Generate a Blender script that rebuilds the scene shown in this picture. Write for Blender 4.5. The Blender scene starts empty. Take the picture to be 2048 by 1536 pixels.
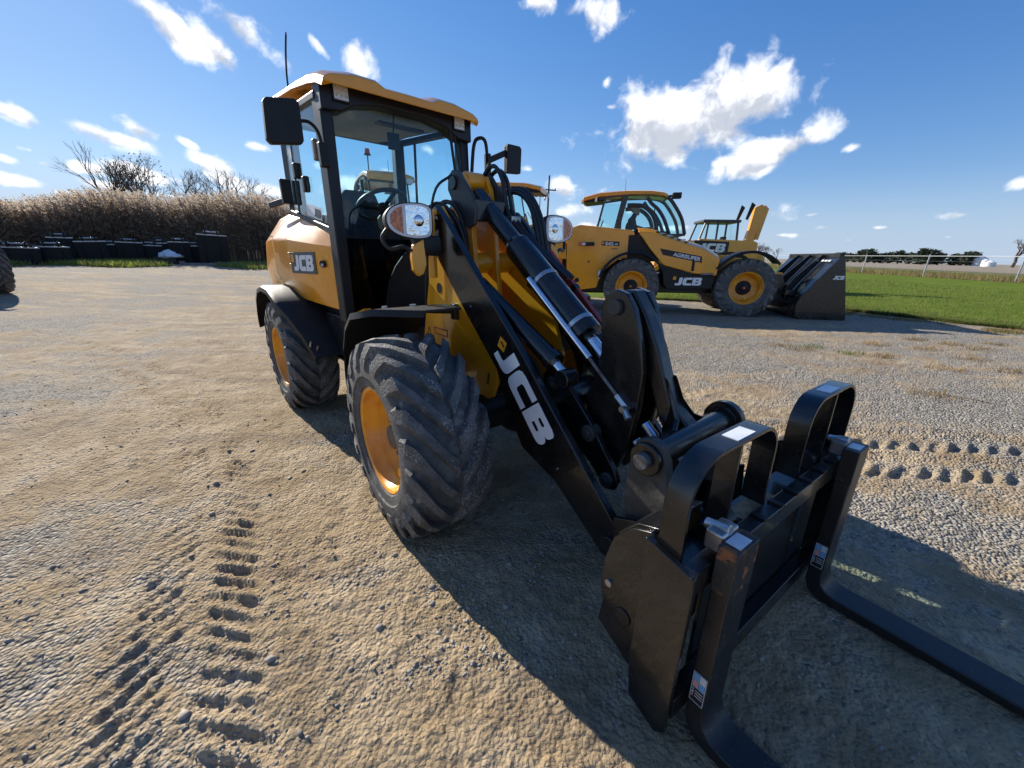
import bpy, bmesh, math, random
import numpy as np
from mathutils import Matrix, Vector
R=math.radians
rng=np.random.default_rng(7); random.seed(7)
scene=bpy.context.scene
# ---------------------------------------------------------------- camera
FPX=769.0; CAMH=1.395                      # focal length in photo pixels (2048 wide), camera height
PC=R(18.2)                                 # pitch against the yard the loader stands on
PW,ROLL=R(18.95),R(1.46)                   # pitch and roll against gravity
def basis(p,roll):
    rt=np.array([1.,0,0]);fw=np.array([0,math.cos(p),-math.sin(p)]);up=np.array([0,math.sin(p),math.cos(p)])
    r2=rt*math.cos(roll)+up*math.sin(roll);u2=up*math.cos(roll)-rt*math.sin(roll)
    return np.stack([r2,fw,u2],1)
BC=basis(PC,0.);BW=basis(PW,ROLL);RG=BW@BC.T
cam=bpy.data.cameras.new('camera');camo=bpy.data.objects.new('camera',cam);scene.collection.objects.link(camo)
cam.sensor_width=36;cam.lens=36*FPX/2048;cam.clip_start=.02;cam.clip_end=5000
m=np.eye(4);m[:3,0]=BW[:,0];m[:3,1]=BW[:,2];m[:3,2]=-BW[:,1];m[:3,3]=(0,0,CAMH)
camo.matrix_world=Matrix(m.tolist());scene.camera=camo
CAM=np.array([0,0,CAMH])
def pdir(x,y):                             # photo pixel -> world direction
    d=BW[:,0]*(x-1024)+BW[:,2]*(768-y)+BW[:,1]*FPX
    return d/np.linalg.norm(d)
# ---------------------------------------------------------------- sun, sky
SUN_EL,SUN_AZ=R(27),R(-48)                 # azimuth from +Y, negative = left
sd=np.array([math.sin(SUN_AZ)*math.cos(SUN_EL),math.cos(SUN_AZ)*math.cos(SUN_EL),math.sin(SUN_EL)])
sl=bpy.data.lights.new('sun','SUN');sl.energy=4.6;sl.angle=R(.53);sl.color=(1,.93,.82)
so=bpy.data.objects.new('sun',sl);scene.collection.objects.link(so)
so.rotation_euler=Vector(sd.tolist()).to_track_quat('Z','Y').to_euler();so.location=(-8,7,9)
scene.render.engine='CYCLES'
vs=scene.view_settings;vs.view_transform='Standard';vs.look='None';vs.exposure=.74;vs.gamma=1;vs.use_curve_mapping=False
w=bpy.data.worlds.new('World');scene.world=w;w.use_nodes=True
nt=w.node_tree;nt.nodes.clear()
def N(t,typ,**k):
    n=t.nodes.new(typ)
    for a,b in k.items(): setattr(n,a,b)
    return n
def lk(t,a,b): t.links.new(a,b)
def mth(t,op,a,b=None,c=None,clamp=False):
    n=N(t,'ShaderNodeMath',operation=op,use_clamp=clamp)
    for i,v in enumerate((a,b,c)):
        if v is None: continue
        if hasattr(v,'is_linked'): lk(t,v,n.inputs[i])
        else: n.inputs[i].default_value=v
    return n.outputs[0]
def mix(t,f,a,b,typ='RGBA'):
    n=N(t,'ShaderNodeMix',data_type=typ)
    k={'RGBA':(0,6,7,2),'FLOAT':(0,2,3,0)}[typ]
    for i,v in zip(k[:3],(f,a,b)):
        if hasattr(v,'is_linked'): lk(t,v,n.inputs[i])
        elif typ=='RGBA' and i!=0: n.inputs[i].default_value=(*v,1)
        else: n.inputs[i].default_value=v
    return n.outputs[k[3]]
def noise(t,vec,scale,detail=3,rough=.55,dist=0):
    n=N(t,'ShaderNodeTexNoise');n.inputs['Scale'].default_value=scale;n.inputs['Detail'].default_value=detail
    n.inputs['Roughness'].default_value=rough;n.inputs['Distortion'].default_value=dist
    if vec is not None: lk(t,vec,n.inputs['Vector'])
    return n.outputs['Fac']
def sstep(t,v,a,b):
    n=N(t,'ShaderNodeMapRange',interpolation_type='SMOOTHSTEP');lk(t,v,n.inputs[0])
    n.inputs[1].default_value=a;n.inputs[2].default_value=b
    return n.outputs[0]
sky=N(nt,'ShaderNodeTexSky',sky_type='NISHITA',sun_disc=False,sun_elevation=SUN_EL,sun_rotation=SUN_AZ,
      altitude=100,air_density=1.0,dust_density=.05,ozone_density=2.0)
tc=N(nt,'ShaderNodeTexCoord');sx=N(nt,'ShaderNodeSeparateXYZ');lk(nt,tc.outputs['Generated'],sx.inputs[0])
az=mth(nt,'ARCTAN2',sx.outputs[0],sx.outputs[1]);el=mth(nt,'ARCSINE',sx.outputs[2])
cv=N(nt,'ShaderNodeCombineXYZ');lk(nt,az,cv.inputs[0]);lk(nt,el,cv.inputs[1])
# clouds: (photo x, y, half width px, half height px, tilt deg clockwise, strength)
CL=[(1400,235,150,66,-14,1.35),(1330,240,80,60,0,1.3),(1470,210,95,50,-10,1.35),(1535,305,95,36,-18,1.15),(1580,290,40,26,0,1.15),(1560,470,60,8,2,.6),(1760,455,30,7,0,.55),(1620,430,26,8,0,.5),(1330,455,60,10,0,.7),(1270,420,40,12,0,.7),(1180,450,50,10,0,.7),(130,385,60,9,0,.8),(330,390,60,8,0,.7),(60,300,30,9,5,.7),(1450,322,35,18,0,.8),
 (1195,265,62,34,-5,.8),(1220,214,24,12,0,.6),(1213,165,16,18,0,.45),(1390,162,42,16,0,.6),(1175,22,85,50,20,.85),(1085,5,50,30,0,.8),(1205,60,22,30,0,.6),
 (1705,296,34,15,-12,.7),(1920,430,72,14,-4,.75),(2040,368,40,18,-15,.6),(1545,425,70,28,8,.65),(1645,455,42,11,3,.55),(1895,474,35,8,0,.45),
 (1125,376,36,23,0,.95),(1125,424,55,18,0,.8),(1205,382,35,16,-15,.6),(1055,338,28,14,10,.5),(1700,480,40,8,0,.4),
 (330,45,110,34,34,1),(440,100,70,34,38,.9),(480,55,80,42,30,.9),(640,95,60,20,40,.6),(715,125,52,52,30,.85),(205,268,120,25,12,1),(275,258,55,26,10,.9),
 (375,286,34,12,20,.7),(512,292,36,14,5,.9),(90,326,26,9,0,.8),(40,232,55,22,15,1),(10,318,36,12,15,.8),(40,362,70,15,8,.9),(185,340,60,15,8,1),
 (280,350,75,17,12,1),(200,368,55,12,5,.9),(425,330,55,20,12,1),(460,362,75,19,18,1),(360,362,36,9,5,.8),(968,208,28,9,-5,.4),(860,300,40,22,0,.5),
 (700,370,70,40,0,.8),(770,355,45,22,0,.6),(640,330,60,20,0,.5),(800,380,60,22,0,.6),(530,380,60,16,10,.8)]
nz1=noise(nt,cv.outputs[0],14,6,.58,.3)
ofs=N(nt,'ShaderNodeVectorMath',operation='ADD');lk(nt,cv.outputs[0],ofs.inputs[0]);ofs.inputs[1].default_value=(-.016,.020,0)
nz1b=noise(nt,ofs.outputs[0],15,4,.6,.35)
nz2=noise(nt,cv.outputs[0],7,4,.6,.1)
acc=None;shd=None
for (x,y,a,b,tl,s) in CL:
    d=pdir(x,y);e0=math.asin(d[2]);a0=math.atan2(d[0],d[1])
    dx=pdir(x+a,y);dy=pdir(x,y-b)
    ra=max(abs(math.atan2(dx[0],dx[1])-a0),.004);rb=max(abs(math.asin(dy[2])-e0),.004)
    mp=N(nt,'ShaderNodeMapping',vector_type='TEXTURE');lk(nt,cv.outputs[0],mp.inputs[0])
    mp.inputs['Location'].default_value=(a0,e0,0);mp.inputs['Rotation'].default_value=(0,0,-R(tl));mp.inputs['Scale'].default_value=(ra,rb,1)
    ln=N(nt,'ShaderNodeVectorMath',operation='LENGTH');lk(nt,mp.outputs[0],ln.inputs[0])
    v=mth(nt,'MULTIPLY_ADD',ln.outputs['Value'],-.86,1.0*s)
    acc=v if acc is None else mth(nt,'SMOOTH_MAX',acc,v,.12)
    if b>=20:
        sp_=N(nt,'ShaderNodeSeparateXYZ');lk(nt,mp.outputs[0],sp_.inputs[0])
        q=mth(nt,'MULTIPLY',mth(nt,'MULTIPLY_ADD',sp_.outputs[1],-1.1,.15,clamp=True),mth(nt,'MULTIPLY',v,2.2,clamp=True));shd=q if shd is None else mth(nt,'MAXIMUM',shd,q)
# the same broken cumulus goes on beside and behind the view
wide=sstep(nt,mth(nt,'ABSOLUTE',az),1.0,1.25)
gen=mth(nt,'MULTIPLY_ADD',nz2,3.0,-1.75)
gen=mth(nt,'ADD',gen,mth(nt,'MULTIPLY_ADD',wide,4.,-4.))
gen=mth(nt,'ADD',gen,mth(nt,'MULTIPLY_ADD',sstep(nt,el,0,.12),2.,-2.))
fld=mth(nt,'MAXIMUM',acc,gen)
dens=mth(nt,'ADD',mth(nt,'MULTIPLY',fld,1.75),mth(nt,'MULTIPLY_ADD',nz1,4.4,-2.33))
dens=mth(nt,'ADD',dens,mth(nt,'MULTIPLY_ADD',nz2,1.2,-.6))
alpha=sstep(nt,dens,-.05,1.15)
alpha=mth(nt,'MULTIPLY',alpha,.93)
thick=sstep(nt,mth(nt,'ADD',mth(nt,'ADD',mth(nt,'MULTIPLY',dens,.12),shd),mth(nt,'MULTIPLY',mth(nt,'SUBTRACT',nz1b,nz1),3.0)),.05,1.0)
ccol=mix(nt,thick,(5.7,5.75,5.9),(2.9,3.05,3.4))
def vm(op,a,b):
    n=N(nt,'ShaderNodeVectorMath',operation=op)
    for i,v in enumerate((a,b)):
        if hasattr(v,'is_linked'): lk(nt,v,n.inputs[i])
        else: n.inputs[i].default_value=v
    return n.outputs[0]
skn=vm('MULTIPLY',sky.outputs[0],(.70,.79,1.14))            # a cold, clean autumn sky
skn=vm('DIVIDE',skn,vm('ADD',vm('MULTIPLY',skn,(1/9,)*3),(1,1,1)))   # film shoulder: the glow round the sun stays below white
skyc=N(nt,'ShaderNodeHueSaturation');skyc.inputs['Saturation'].default_value=1.2;skyc.inputs['Value'].default_value=.93;lk(nt,skn,skyc.inputs['Color'])
hz=mth(nt,'MULTIPLY',mth(nt,'SUBTRACT',1.,sstep(nt,el,-.01,.16)),.8)
skh=mix(nt,hz,skyc.outputs[0],(2.0,2.65,3.6))
fin=mix(nt,alpha,skh,ccol)
bg=N(nt,'ShaderNodeBackground');bg.inputs['Strength'].default_value=.135;lk(nt,fin,bg.inputs[0])
w.cycles.sampling_method='MANUAL';w.cycles.sample_map_resolution=512
wo=N(nt,'ShaderNodeOutputWorld');lk(nt,bg.outputs[0],wo.inputs[0])
# ---------------------------------------------------------------- placing
def c2w(p): return CAM+RG@(np.asarray(p,float)-CAM)         # yard frame (z=0 under the loader) -> world
def frame(x,y,deg,z=0.):                                     # machine matrix on the yard plane
    t=R(deg);M=np.eye(4);M[:3,:3]=RG@np.array([[math.cos(t),-math.sin(t),0],[math.sin(t),math.cos(t),0],[0,0,1]])
    M[:3,3]=c2w((x,y,z));return Matrix(M.tolist())
_n=RG@np.array([0,0,1.]);_p=c2w((0,0,0))
def plane_z(x,y): return _p[2]-(_n[0]*(x-_p[0])+_n[1]*(y-_p[1]))/_n[2]
def gz(x,y):                                                 # smooth lie of the land
    x=np.asarray(x,float);d=plane_z(x,np.asarray(y,float));t=np.clip((-6-x)/16,0,1)
    return .3*np.tanh(d/.3)+.55*t*t*(3-2*t)
def hit(px_,py_):
    d=pdir(px_,py_)
    if d[2]>-.002: d[2]=-.002
    t=CAMH/-d[2]
    for _ in range(60):
        p=CAM+d*t;t+=(p[2]-gz(p[0],p[1]))/-d[2]*.6
    return CAM+d*t
def at(px_,D,py_=510):                                       # ground point in the direction of a pixel column, D metres away
    d=pdir(px_,py_);h=math.hypot(d[0],d[1]);x,y=d[0]/h*D,d[1]/h*D
    return np.array([x,y,float(gz(x,y))])
def upright(p,deg): return Matrix.Translation(Vector([float(a) for a in p]))@Matrix.Rotation(R(deg),4,'Z')
# ---------------------------------------------------------------- materials
MATS={}
def mat(name,col,rough=.5,metal=0,col2=None,nscale=6,nmix=(.4,.6),bump=0,bscale=60,coat=0,spec=.5,r2=None,sss=0,detail=5):
    m=bpy.data.materials.new(name);m.use_nodes=True;t=m.node_tree;b=t.nodes['Principled BSDF']
    b.inputs['Base Color'].default_value=(*col,1);b.inputs['Roughness'].default_value=rough;b.inputs['Metallic'].default_value=metal
    b.inputs['Specular IOR Level'].default_value=spec;b.inputs['Coat Weight'].default_value=coat;b.inputs['Coat Roughness'].default_value=.06
    tc=N(t,'ShaderNodeTexCoord')
    if col2 is not None:
        f=sstep(t,noise(t,tc.outputs['Object'],nscale,detail,.6),*nmix)
        lk(t,mix(t,f,col,col2),b.inputs['Base Color'])
        if r2 is not None: lk(t,mix(t,f,rough,r2,'FLOAT'),b.inputs['Roughness'])
    if bump:
        bp=N(t,'ShaderNodeBump');bp.inputs['Strength'].default_value=bump;bp.inputs['Distance'].default_value=.01
        lk(t,noise(t,tc.outputs['Object'],bscale,4,.6),bp.inputs['Height']);lk(t,bp.outputs[0],b.inputs['Normal'])
    MATS[name]=m;return m
def glass(name,tint,refl=.07,rough=.0):
    m=bpy.data.materials.new(name);m.use_nodes=True;t=m.node_tree;t.nodes.clear()
    tr=N(t,'ShaderNodeBsdfTransparent');tr.inputs[0].default_value=(*tint,1)
    gl=N(t,'ShaderNodeBsdfGlossy');gl.inputs[0].default_value=(1,1,1,1);gl.inputs['Roughness'].default_value=rough
    lw=N(t,'ShaderNodeLayerWeight');lw.inputs[0].default_value=.5
    mx=N(t,'ShaderNodeMixShader');lk(t,mth(t,'MULTIPLY_ADD',mth(t,'POWER',lw.outputs['Facing'],5.),.7,refl,clamp=True),mx.inputs[0]);lk(t,tr.outputs[0],mx.inputs[1]);lk(t,gl.outputs[0],mx.inputs[2])
    o=N(t,'ShaderNodeOutputMaterial');lk(t,mx.outputs[0],o.inputs[0]);MATS[name]=m;return m
mat('yellow',(.86,.345,.008),.26,0,(.80,.315,.010),3,(.35,.65),coat=.5,r2=.34)
mat('yellow_rim',(.86,.37,.008),.3,0,(.66,.25,.015),5,(.35,.65),coat=.3,r2=.42)
mat('yellow_dusty',(.76,.34,.018),.36,0,(.60,.31,.06),4,(.45,.75),coat=.2,r2=.5)
mat('black_paint',(.006,.006,.0065),.25,0,(.015,.014,.013),7,(.45,.8),coat=.3,r2=.42,bump=.06,bscale=90)
mat('black_dusty',(.008,.008,.008),.36,0,(.028,.025,.022),5,(.5,.85),r2=.6,bump=.1,bscale=70)
mat('black_plastic',(.007,.007,.008),.5,0,(.012,.012,.013),9,(.4,.7),bump=.1,bscale=220,spec=.35)
mat('grey_plastic',(.16,.165,.17),.6,0,(.13,.13,.135),5,(.4,.7))
mat('headliner',(.30,.30,.29),.85,0,(.26,.26,.25),4,(.4,.6))
mat('cab_black',(.007,.0075,.010),.42,0,(.011,.011,.013),6,(.4,.7),spec=.4)
mat('charcoal',(.035,.037,.04),.4,0,(.05,.05,.05),6,(.4,.7))
mat('hose',(.009,.009,.010),.42,0,(.016,.016,.016),8,(.4,.7))
mat('rubber',(.070,.069,.067),.75,0,(.17,.162,.148),7,(.44,.74),bump=.35,bscale=80,r2=.9)
mat('lug_rubber',(.066,.065,.064),.66,0,(.14,.134,.123),9,(.42,.66),bump=.7,bscale=95,r2=.9,detail=8)
mat('chrome',(.78,.80,.82),.10,1,(.70,.71,.72),6,(.4,.7),r2=.16)
mat('zinc',(.55,.56,.57),.35,1,(.42,.41,.40),14,(.4,.7),r2=.5)
mat('steel',(.20,.20,.20),.5,.6,(.11,.08,.06),9,(.45,.7),r2=.7,bump=.2,bscale=60)
mat('rusty',(.03,.028,.026),.5,0,(.28,.10,.035),16,(.5,.60),r2=.85,bump=.3,bscale=80)
mat('worn_grey',(.05,.047,.042),.55,0,(.16,.145,.12),8,(.45,.8),r2=.75,bump=.2,bscale=60)
mat('fork_black',(.014,.014,.015),.4,0,(.040,.038,.036),6,(.5,.85),r2=.6,bump=.12,bscale=70)
mat('hub_brown',(.10,.075,.055),.6,0,(.17,.13,.09),9,(.4,.7))
mat('bucket_black',(.006,.0065,.008),.55,0,(.012,.012,.013),6,(.4,.8),spec=.25)
mat('caked_dirt',(.36,.27,.16),.95,0,(.25,.18,.10),40,(.4,.6),bump=.6,bscale=120)
mat('red',(.33,.035,.035),.5,0,(.25,.04,.04),6,(.4,.7))
mat('white_print',(.80,.80,.80),.45,0,(.74,.74,.74),4,(.4,.7))
mat('black_print',(.010,.010,.010),.5,0,(.016,.016,.016),4,(.4,.7))
mat('decal_grey',(.055,.062,.075),.4,0,(.05,.055,.065),4,(.4,.7))
mat('orange_print',(.80,.33,.01),.45,0,(.75,.30,.012),4,(.4,.7))
mat('sticker_white',(.72,.74,.76),.35,0,(.62,.65,.70),18,(.4,.6))
mat('sticker_blue',(.18,.45,.72),.4,0,(.16,.42,.70),9,(.4,.6))
mat('sticker_pink',(.70,.38,.36),.4,0,(.66,.35,.33),9,(.4,.6))
mat('red_print',(.40,.02,.02),.45,0,(.36,.02,.02),9,(.4,.6))
mat('lamp_white',(.75,.76,.78),.25,0,(.55,.56,.58),120,(.4,.6),coat=.6)
mat('led',(.55,.50,.20),.2,0,(.45,.42,.2),60,(.4,.6),coat=.6)
mat('reflector',(.86,.87,.88),.04,1,(.80,.81,.82),30,(.4,.6),bump=1.0,bscale=13)
mat('amber',(.85,.24,.05),.22,0,(.40,.10,.03),60,(.35,.6),coat=.8,bump=.6,bscale=130)
mat('orange_lamp',(.65,.10,.02),.25,0,(.5,.08,.02),30,(.4,.6),coat=.6)
mat('blue_zinc',(.25,.38,.62),.22,1,(.30,.40,.55),18,(.4,.6))
mat('mesh_grille',(.045,.046,.05),.7,0,(.012,.012,.012),420,(.45,.55))
mat('seat_cloth',(.02,.022,.028),.85,0,(.03,.032,.038),40,(.4,.6))
mat('white_plastic',(.72,.73,.74),.5,0,(.62,.63,.65),6,(.4,.7))
mat('galv',(.42,.43,.44),.45,.7,(.34,.35,.36),7,(.4,.7))
mat('skin',(.50,.30,.21),.55,0,(.44,.25,.17),12,(.4,.7))
mat('hair_grey',(.36,.33,.29),.8,0,(.20,.18,.15),60,(.4,.6))
mat('jacket',(.016,.017,.022),.85,0,(.028,.029,.034),20,(.4,.6))
glass('glass_cab',(.86,.955,.975),.02)
glass('glass_cab_dark',(.40,.44,.47),.006)
glass('glass_lamp',(.92,.94,.96),.03)
glass('glass_tele',(.84,.95,.965),.015)
def leafmat(name,col,col2,scale=3,tr=.45):
    m=mat(name,col,.7,0,col2,scale,(.3,.7));t=m.node_tree;b=t.nodes['Principled BSDF'];o=t.nodes['Material Output']
    src=b.inputs['Base Color'].links[0].from_socket;tl=N(t,'ShaderNodeBsdfTranslucent');lk(t,src,tl.inputs[0])
    mx=N(t,'ShaderNodeMixShader');mx.inputs[0].default_value=tr;lk(t,b.outputs[0],mx.inputs[1]);lk(t,tl.outputs[0],mx.inputs[2]);lk(t,mx.outputs[0],o.inputs[0])
    return m
def speckle(name,col,scale,lo,hi,lscale):
    t=MATS[name].node_tree;b=t.nodes['Principled BSDF'];src=b.inputs['Base Color'].links[0].from_socket
    tc=N(t,'ShaderNodeTexCoord');f=sstep(t,noise(t,tc.outputs['Object'],scale,3,.7),lo,hi);g=sstep(t,noise(t,tc.outputs['Object'],lscale,3,.6),.38,.68)
    lk(t,mix(t,mth(t,'MULTIPLY',f,g),src,col),b.inputs['Base Color'])
speckle('black_paint',(.16,.145,.12),120,.66,.72,3)
speckle('fork_black',(.17,.15,.12),90,.62,.70,4)
speckle('black_dusty',(.15,.135,.11),100,.62,.70,4)
speckle('lug_rubber',(.30,.285,.26),95,.50,.60,7)
speckle('yellow',(.55,.40,.20),60,.66,.74,2.2)
speckle('rubber',(.22,.205,.18),22,.50,.66,5)
# ---------------------------------------------------------------- mesh builder; points are (forward, right, up) for machines
COL=scene.collection
class G:
    def __init__(s): s.v=[];s.f=[]
    def add(s,v,f):
        n=len(s.v);s.v+= [tuple(map(float,p)) for p in v];s.f+=[tuple(i+n for i in q) for q in f];return s
    def box(s,a,b):                        # corner to corner
        (x0,y0,z0),(x1,y1,z1)=a,b
        return s.add([(x0,y0,z0),(x1,y0,z0),(x1,y1,z0),(x0,y1,z0),(x0,y0,z1),(x1,y0,z1),(x1,y1,z1),(x0,y1,z1)],
            [(0,3,2,1),(4,5,6,7),(0,1,5,4),(1,2,6,5),(2,3,7,6),(3,0,4,7)])
    def bar(s,p,q,w,h,up=(0,0,1)):         # box beam from p to q
        p,q=np.array(p,float),np.array(q,float);d=q-p;d/=np.linalg.norm(d);u=np.array(up,float)
        a=np.cross(d,u)
        if np.linalg.norm(a)<1e-3: a=np.cross(d,(1,0,0))
        a/=np.linalg.norm(a);b=np.cross(a,d)
        vs=[o+sa*a*w/2+sb*b*h/2 for o in(p,q) for sa,sb in((-1,-1),(1,-1),(1,1),(-1,1))]
        return s.add(vs,[(0,1,2,3),(7,6,5,4),(0,4,5,1),(1,5,6,2),(2,6,7,3),(3,7,4,0)])
    def prism(s,poly,v0,v1):               # side profile (u,z) extruded across v
        n=len(poly)
        return s.add([(u,v0,z) for u,z in poly]+[(u,v1,z) for u,z in poly],
            [tuple(range(n)),tuple(range(2*n-1,n-1,-1))]+[(i,i+n,(i+1)%n+n,(i+1)%n) for i in range(n)])
    def loft(s,rings,closed=True,caps=True):
        n=len(rings[0]);base=len(s.v);fs=[]
        for k in range(len(rings)-1):
            for i in range(n if closed else n-1):
                j=(i+1)%n;fs.append((k*n+i,k*n+j,(k+1)*n+j,(k+1)*n+i))
        if caps: fs.append(tuple(range(n-1,-1,-1)));fs.append(tuple((len(rings)-1)*n+i for i in range(n)))
        return s.add([p for r in rings for p in r],fs)
    def cyl(s,p,q,r,r1=None,n=20):
        return s.tube([p,q],[r,r if r1 is None else r1],n)
    def tube(s,path,r,n=8):
        P=[np.array(p,float) for p in path];rs=r if isinstance(r,(list,tuple)) else [r]*len(P)
        rings=[];a=None
        for i,p in enumerate(P):
            d=(P[min(i+1,len(P)-1)]-P[max(i-1,0)]);d/=max(np.linalg.norm(d),1e-9)
            if a is None:
                a=np.cross(d,(0,0,1));a=np.cross(d,(1,0,0)) if np.linalg.norm(a)<.1 else a
            a=a-d*(a@d);a/=np.linalg.norm(a);b=np.cross(d,a)
            rings.append([p+rs[i]*(math.cos(t)*a+math.sin(t)*b) for t in np.linspace(0,2*math.pi,n,endpoint=False)])
        return s.loft(rings)
    def hose(s,pts,r,n=8,sub=5): return s.tube(spline(pts,sub),r,n)
    def lathe(s,prof,c=(0,0,0),n=48,closed=False,caps=True):   # profile (v,r) about the v axis
        rings=[[(c[0]+r*math.sin(t),c[1]+v,c[2]+r*math.cos(t)) for t in np.linspace(0,2*math.pi,n,endpoint=False)] for v,r in prof]
        if closed: rings.append(rings[0])
        return s.loft(rings,True,caps and not closed)
    def ball(s,c,r,n=10):
        rx,ry,rz=r if isinstance(r,(tuple,list)) else (r,r,r)
        rings=[[(c[0]+rx*math.sin(a)*math.cos(t),c[1]+ry*math.sin(a)*math.sin(t),c[2]+rz*math.cos(a)) for t in np.linspace(0,2*math.pi,n,endpoint=False)] for a in np.linspace(.05,math.pi-.05,max(5,n//2+1))]
        return s.loft(rings)
    def build(s,name,m,parent=None,bev=0,ang=35,xf=None,flip=True,smooth=True,recalc=True):
        v=np.array(s.v,float).reshape(-1,3)
        if flip: v=v*np.array([1,-1,1])
        if xf is not None: A=np.array(xf);v=v@A[:3,:3].T+A[:3,3]
        me=bpy.data.meshes.new(name);me.from_pydata(v.tolist(),[],s.f);
        if recalc:
            b=bmesh.new();b.from_mesh(me);bmesh.ops.recalc_face_normals(b,faces=b.faces[:]);b.to_mesh(me);b.free()
        if smooth and len(me.polygons):
            me.polygons.foreach_set('use_smooth',[True]*len(me.polygons))
            me.set_sharp_from_angle(angle=R(ang))
        me.materials.append(MATS[m] if isinstance(m,str) else m)
        o=bpy.data.objects.new(name,me);COL.objects.link(o)
        if parent is not None: o.parent=parent
        if bev:
            bm_=o.modifiers.new('bevel','BEVEL');bm_.width=bev;bm_.segments=2;bm_.limit_method='ANGLE';bm_.angle_limit=R(40);bm_.harden_normals=True
        return o
def spline(pts,sub=5):
    P=[np.array(p,float) for p in pts];P=[2*P[0]-P[1]]+P+[2*P[-1]-P[-2]];out=[]
    for i in range(1,len(P)-2):
        for k in range(sub):
            t=k/sub;a,b,c,d=P[i-1:i+3]
            out.append(.5*(2*b+(c-a)*t+(2*a-5*b+4*c-d)*t*t+(-a+3*b-3*c+d)*t**3))
    return out+[P[-2]]
def thing(name,label,cat,M=None,group=None):
    o=bpy.data.objects.new(name,None);COL.objects.link(o);o.empty_display_size=.2
    if M is not None: o.matrix_world=M
    return tag(o,label,cat,group)
def tag(o,label,cat,group=None):
    o['label']=label;o['category']=cat
    if group: o['group']=group
    return o
def copy_thing(src,label,M,group=None,skip=()):
    r=src.copy();COL.objects.link(r);r.matrix_world=M;r['label']=label
    if group: r['group']=group
    for ch in src.children:
        if ch.name.split('.')[0] in skip: continue
        c=ch.copy();COL.objects.link(c);c.parent=r;c.matrix_local=ch.matrix_local.copy()
        for g in ch.children:
            d=g.copy();COL.objects.link(d);d.parent=c;d.matrix_local=g.matrix_local.copy()
    return r
def bigmesh(name,v,f,m,smooth=False,mats=None,mi=None):
    v=np.asarray(v,np.float32);f=np.asarray(f,np.int32);me=bpy.data.meshes.new(name);k=f.shape[1]
    me.vertices.add(len(v));me.vertices.foreach_set('co',v.ravel());me.loops.add(f.size);me.loops.foreach_set('vertex_index',f.ravel())
    me.polygons.add(len(f));me.polygons.foreach_set('loop_start',np.arange(0,f.size,k,dtype=np.int32))
    if smooth: me.polygons.foreach_set('use_smooth',np.ones(len(f),bool))
    for q in (mats or [m]): me.materials.append(MATS[q] if isinstance(q,str) else q)
    if mi is not None: me.polygons.foreach_set('material_index',np.asarray(mi,np.int32))
    me.update(calc_edges=True);me.validate()
    o=bpy.data.objects.new(name,me);COL.objects.link(o);return o
# lettering: polygons cut as outlines with holes, laid on a plane
GLY={'J':([[(.36,1),(.74,1),(.74,.30),(.71,.15),(.62,.04),(.48,0),(.0,0),(.0,.27),(.28,.27),(.35,.31),(.36,.38)]],.82),
 'C':([[(.95,1),(.25,1),(.1,.95),(.02,.84),(0,.7),(0,.3),(.02,.16),(.1,.05),(.25,0),(.95,0),(.95,.28),(.46,.28),(.39,.31),(.37,.37),(.37,.63),(.39,.69),(.46,.72),(.95,.72)]],1.02),
 'B':([[(0,0),(0,1),(.78,1),(.9,.96),(.96,.87),(.96,.68),(.92,.57),(.84,.52),(.95,.46),(1,.36),(1,.2),(.95,.08),(.86,.02),(.74,0)],
       [(.36,.61),(.36,.76),(.57,.76),(.61,.73),(.61,.64),(.57,.61)],[(.36,.24),(.36,.40),(.60,.40),(.64,.37),(.64,.27),(.60,.24)]],1.05)}
def letters_mesh(name,text,h,slant=.12,custom=True,bold=.02,ws=1.35):
    c=bpy.data.curves.new('t','CURVE' if custom else 'FONT')
    if custom:
        c.dimensions='2D';c.fill_mode='BOTH';x0=0
        for ch in text:
            polys,adv=GLY[ch]
            for p in polys:
                sp=c.splines.new('POLY');sp.points.add(len(p)-1);sp.use_cyclic_u=True
                for i,(x,y) in enumerate(p): sp.points[i].co=((x+x0+slant*y)*h,y*h,0,1)
            x0+=adv
    else:
        c.body=text;c.size=h*1.4;c.offset=bold*h;c.shear=slant
    c.extrude=.0008
    o=bpy.data.objects.new('t',c);COL.objects.link(o);bpy.context.view_layer.update()
    me=bpy.data.meshes.new_from_object(o.evaluated_get(bpy.context.evaluated_depsgraph_get()));bpy.data.objects.remove(o)
    if not custom:
        me.transform(Matrix.Diagonal((ws,1,1,1)))
    me.name=name;return me
def letters(text,h,origin,xdir,ydir,m,parent,name='lettering',custom=True,slant=.12,width=None,xf=None,flip=True,bold=.02,ws=1.35):
    me=letters_mesh(name,text,h,slant,custom,bold,ws)
    xs=[v.co.x for v in me.vertices];wd=max(xs)-min(xs);me.transform(Matrix.Translation((-min(xs),0,0)))
    if width: me.transform(Matrix.Diagonal((width/wd,1,1,1)))
    F=np.array([1,-1,1.]) if flip else np.ones(3)
    X=np.array(xdir,float)*F;X/=np.linalg.norm(X);Y=np.array(ydir,float)*F;Y-=X*(X@Y);Y/=np.linalg.norm(Y);Z=np.cross(X,Y)
    M=np.eye(4);M[:3,0]=X;M[:3,1]=Y;M[:3,2]=Z;M[:3,3]=np.array(origin,float)*F
    M=Matrix(M.tolist())
    if xf is not None: M=Matrix(np.array(xf).tolist())@M
    me.transform(M);me.materials.clear();me.materials.append(MATS[m])
    o=bpy.data.objects.new(name,me);COL.objects.link(o);o.parent=parent;return o
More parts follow.
